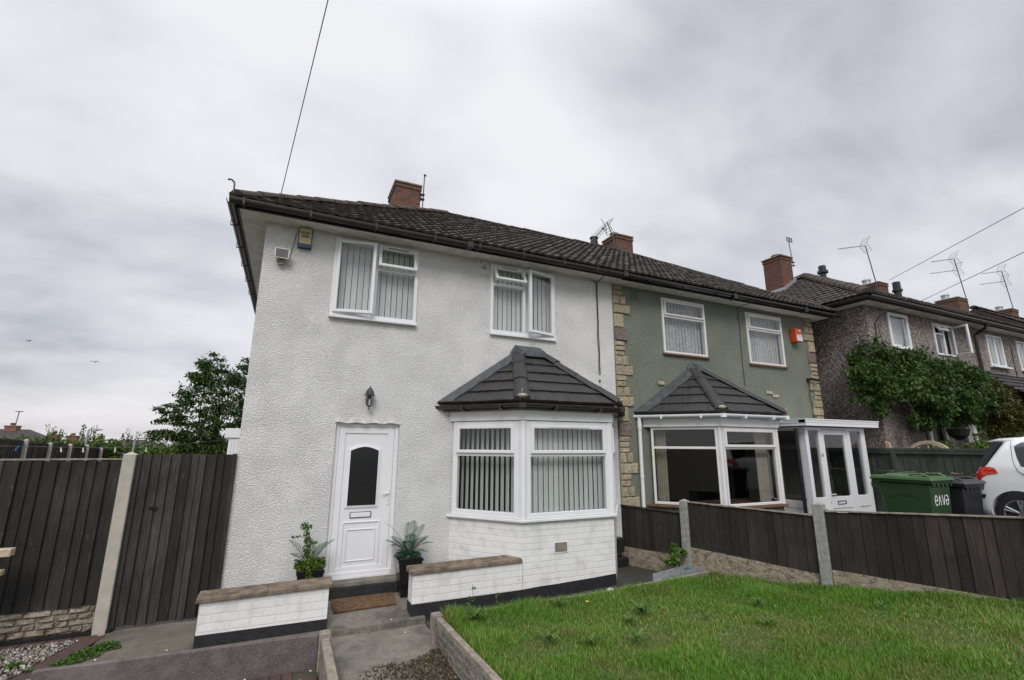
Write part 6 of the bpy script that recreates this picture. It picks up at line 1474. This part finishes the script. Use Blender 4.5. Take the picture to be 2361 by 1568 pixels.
for sg in (-1, 1):
    for a in (.62, 1.30): s = MB(); w_ = hw(a, .905); s.box(XC+sg*(w_+.012)-.012, XC+sg*(w_+.012)+.012, YR-a-.16, YR-a, GZ+.885, GZ+.91); s.build('door_handle', 'car_paint', ca, bevel=.006)
# rear screen and spoiler
s = MB()
for sg in (-1, 1):
    pass
s.hexa([(XC-.58,YR-.165,GZ+1.01),(XC+.58,YR-.165,GZ+1.01),(XC+.58,YR-.20,GZ+1.01),(XC-.58,YR-.20,GZ+1.01)], [(XC-.52,YR-.335,GZ+1.32),(XC+.52,YR-.335,GZ+1.32),(XC+.52,YR-.40,GZ+1.32),(XC-.52,YR-.40,GZ+1.32)])
s.build('rear_screen', 'car_glass', ca)
s = MB(); s.hexa([(XC-.745,YR-.085,GZ+1.0),(XC-.55,YR-.07,GZ+1.0),(XC-.50,YR-.27,GZ+1.36),(XC-.635,YR-.285,GZ+1.36)], [(XC-.745,YR-.17,GZ+1.0),(XC-.55,YR-.20,GZ+1.0),(XC-.50,YR-.38,GZ+1.36),(XC-.635,YR-.37,GZ+1.36)]); s.build('screen_surround', 'black_gloss', ca)
s = MB(); prev = None
sec = [(.13,1.375),(.09,1.392),(.24,1.425),(.42,1.435),(.55,1.425),(.55,1.40),(.40,1.37)]
vsp = []; fsp = []
xs_ = [-.56,-.52,-.3,0,.3,.52,.56]
for i, x in enumerate(xs_):
    sh_ = .10*(abs(x)/.56)**3; vsp += [(XC+x, YR-a-sh_*(1 if a < .35 else 0), GZ+z-.03*(abs(x)/.56)**2) for a, z in sec]
m_ = len(sec)
for i in range(len(xs_)-1):
    for j in range(m_): fsp.append((i*m_+j, i*m_+(j+1) % m_, (i+1)*m_+(j+1) % m_, (i+1)*m_+j))
fsp += [tuple(range(m_))[::-1], tuple(range((len(xs_)-1)*m_, len(xs_)*m_))]
s.add(vsp, fsp); s.build('spoiler', 'car_paint', ca, smooth=True)
for (sy, hz) in HUB:
    for X, sg in ((XS+.02, -1), (XC+WC-.02, 1)):
        c = Vector((X, YR-sy, GZ+hz)); o = Vector((sg, 0, 0))
        s = MB(); s.cyl(c-o*.19, c-o*.01, .275, .295, 32); s.cyl(c-o*.01, c+o*.005, .295, .265, 32); wl_ = s.build('wheel', 'tyre', ca)
        s = MB()
        for k in range(28):
            a, b = 2*math.pi*k/28, 2*math.pi*(k+1)/28; Q = lambda t, r, d: c+Vector((0, r*math.cos(t), r*math.sin(t)))+o*d
            s.hexa([Q(a,.185,.006),Q(b,.185,.006),Q(b,.185,-.03),Q(a,.185,-.03)], [Q(a,.205,.010),Q(b,.205,.010),Q(b,.205,-.03),Q(a,.205,-.03)])
        for k in range(5):
            t = 2*math.pi*k/5+.35
            for dt in (-.13, .13):
                a = Q(t+dt*.3, .035, .002); b = Q(t+dt, .19, .004); s.cyl(a, b, .017, .020, 6)
        s.cyl(c-o*.03, c+o*.012, .045, n=12); s.build('rim', 'steel', wl_, smooth=False)
        s = MB(); s.cyl(c-o*.10, c-o*.035, .18, n=24); s.build('brake_disc', 'black_plastic', wl_)
s = MB(); s.box(XC-.62, XC+.62, YR-3.3, YR-.2, GZ+.19, GZ+.24); s.build('underbody', 'black_plastic', ca)

# ------------------------------------------------------------------ things behind the left fence
ext = thing('rear_porch', (-.7, 7, -.2), 'white plastic trimmed flat-roofed extension behind the gate', 'extension')
s = MB(); s.box(-.90, 1.5, 7.05, 9, 2.0, 2.24); s.build('fascia', 'upvc', ext, bevel=.01); s = MB(); s.box(-.80, 1.5, 7.10, 8.9, -.2, 1.998)
for k in range(4): s.box(-.79+.07*k, -.79+.07*k+.062, 7.085, 7.099, -.2, 1.99)
s.build('cladding', 'upvc', ext)
cp = thing('clothes_line', (-2.5, 3, 1.7), 'thin washing line strung above the dark fence', 'clothes line')
s = MB(); s.path([(-5.0,2.0,1.83),(-3.1,2.2,1.80),(-2.3,2.6,1.78),(-1.6,3.0,1.775),(-.5,6.9,2.0)], .004, 4); s.build('line', 'cable_grey', cp)
for (x, y, z, a, c, lab) in [(-2.96,2.15,1.775,.4,'blue_peg','blue peg on the washing line'),(-2.55,2.4,1.755,-.2,'petal_white','white peg on the washing line, nearest the blue one'),(-2.33,2.55,1.75,-.15,'petal_white','second white peg from the blue one'),(-1.98,2.75,1.755,0,'petal_white','third white peg, left of the pale bag'),(-1.62,3.0,1.76,0,'petal_white','last white peg beside the concrete fence post')]:
    s = MB(); s.M = Matrix.Translation((x,y,z)) @ Matrix.Rotation(a, 4, 'Y'); s.hexa([(-.009,-.007,-.045),(-.002,-.007,-.045),(-.002,.007,-.045),(-.009,.007,-.045)], [(-.006,-.007,.025),(-.001,-.007,.025),(-.001,.007,.025),(-.006,.007,.025)]); s.hexa([(.002,-.007,-.045),(.009,-.007,-.045),(.009,.007,-.045),(.002,.007,-.045)], [(.001,-.007,.025),(.006,-.007,.025),(.006,.007,.025),(.001,.007,.025)]); tag(s.build('clothes_peg', c), lab, 'peg', 'pegs on the washing line')
bxs = MB(); bxs.hexa([(-6.05,20,.9),(-5.55,20,.9),(-5.55,20.5,.9),(-6.05,20.5,.9)], [(-6.15,19.9,1.42),(-5.45,19.9,1.38),(-5.45,20.6,1.38),(-6.15,20.6,1.42)]); tag(bxs.build('storage_box', 'blue_box', bevel=.02), 'deep blue box standing before the far fence', 'box')
for (px_, yy_, zt2, k_, lab) in [(-.2957, 24.9, 2.56, .60, 'left street lamp rising above the hedge'), (-.2325, 25.0, 2.15, .48, 'right street lamp by the concrete post, above the hedge')]:
    x = .57+px_*(yy_+7.21); t = thing('street_lamp', (x, yy_, -1.5), lab, 'street lamp', 'street lamps beyond the hedge'); s = MB(); s.path([(x,yy_,-1.5),(x+.02,yy_,zt2-.12*k_),(x+.10*k_,yy_,zt2),(x+.3*k_,yy_,zt2+.02)], .05, 7, .035); s.build('column', 'lamp_head', t)
    s = MB(); c_ = x+.62*k_; s.lathe((c_,yy_,zt2-.07*k_), [(.10*k_,0),(.22*k_,.03*k_),(.24*k_,.07*k_),(.16*k_,.13*k_),(.04*k_,.16*k_)], 10); s.v = [Vector((c_+(v.x-c_)*1.9, v.y, v.z)) for v in s.v]; s.build('lamp_head', 'lamp_head', t)
def farhouse(x, y, w, zr, ze, lab, ch):
    t = thing('house', (x, y, -1), lab, 'house', 'houses beyond the rear gardens'); s = MB(); s.box(x-w/2, x+w/2, y, y+7, -1, ze); s.build('wall', 'far_brick', t)
    s = MB(); e = .4; s.add([(x-w/2-e,y-e,ze),(x+w/2+e,y-e,ze),(x+w/2+e,y+7+e,ze),(x-w/2-e,y+7+e,ze),(x-w/2+3,y+3.5,zr),(x+w/2-3,y+3.5,zr)], [(0,1,5,4),(1,2,5),(2,3,4,5),(3,0,4),(3,2,1,0)]); s.build('roof', 'brown_roof_tile', t)
    for cx__, zc in ch: chimney(t, cx__, cx__+.75, y+3.2, y+4.0, zr-1.5, zc, 'far_brick', pots=[(cx__+.35, y+3.6, .16, .22, 'terracotta')], cap=.06)
farhouse(-21.5, 44, 10, 3.0, .9, 'far house at the left edge with sloping brown roof and chimney', [(-21.05, 3.25)])
s = MB(); s.path([(-20.5,47.5,3.3),(-20.45,47.5,4.5)], .035, 5); s.path([(-20.7,47.5,4.5),(-20.2,47.5,4.5)], .04, 5); tag(s.build('tv_aerial', 'aerial_metal'), 'aerial on the chimney of the house at the left edge', 'aerial', 'far aerials')
farhouse(-17.0, 48, 8.5, 1.9, .8, 'far house whose two brick chimneys rise over the hedge', [(-19.6, 2.62), (-18.2, 2.52)])
farhouse(-15.0, 56, 8, 2.30, .8, 'farthest house, a low dark roofline behind the hedge', [])
for i, (x, y, z, w_, lab) in enumerate([(-10.75,30,6.80,.26,'gull gliding in the sky left of the tree, the lower bird'),(-14.02,30,7.82,.16,'tiny bird high at the far left of the sky')]):
    s = MB()
    for sg in (-1, 1): s.hexa([(x,y-.06,z),(x+sg*w_*.5,y-.05,z+.05),(x+sg*w_*.5,y+.05,z+.05),(x,y+.06,z)], [(x,y-.05,z+.02),(x+sg*w_*.5,y-.04,z+.065),(x+sg*w_*.5,y+.04,z+.065),(x,y+.05,z+.02)]); s.hexa([(x+sg*w_*.5,y-.05,z+.05),(x+sg*w_,y-.02,z-.02),(x+sg*w_,y+.02,z-.02),(x+sg*w_*.5,y+.05,z+.05)], [(x+sg*w_*.5,y-.04,z+.065),(x+sg*w_,y-.01,z-.01),(x+sg*w_,y+.01,z-.01),(x+sg*w_*.5,y+.04,z+.065)])
    s.sphere((x,y,z), .04, 5); tag(s.build('bird', 'bird_grey'), lab, 'bird', 'birds in flight')
# bench end poking in at the left edge
bn = thing('wooden_bench', (-2.6,-.5,-.2), 'pale timber bench ends just entering at the left edge', 'bench')
s = MB(); s.box(-3.2, -1.845, -.46, -.36, .725, .80); s.box(-3.2, -1.89, -.46, -.37, .545, .60); s.build('slat', 'pale_timber', bn, bevel=.006)
s = MB(); s.box(-2.1, -2.0, -.455, -.38, .6005, .7245); s.box(-2.1, -2.0, -.45, -.37, -.2, .5445); s.box(-3.1, -3.0, -.45, -.37, -.2, .7245); s.build('leg', 'pale_timber', bn)
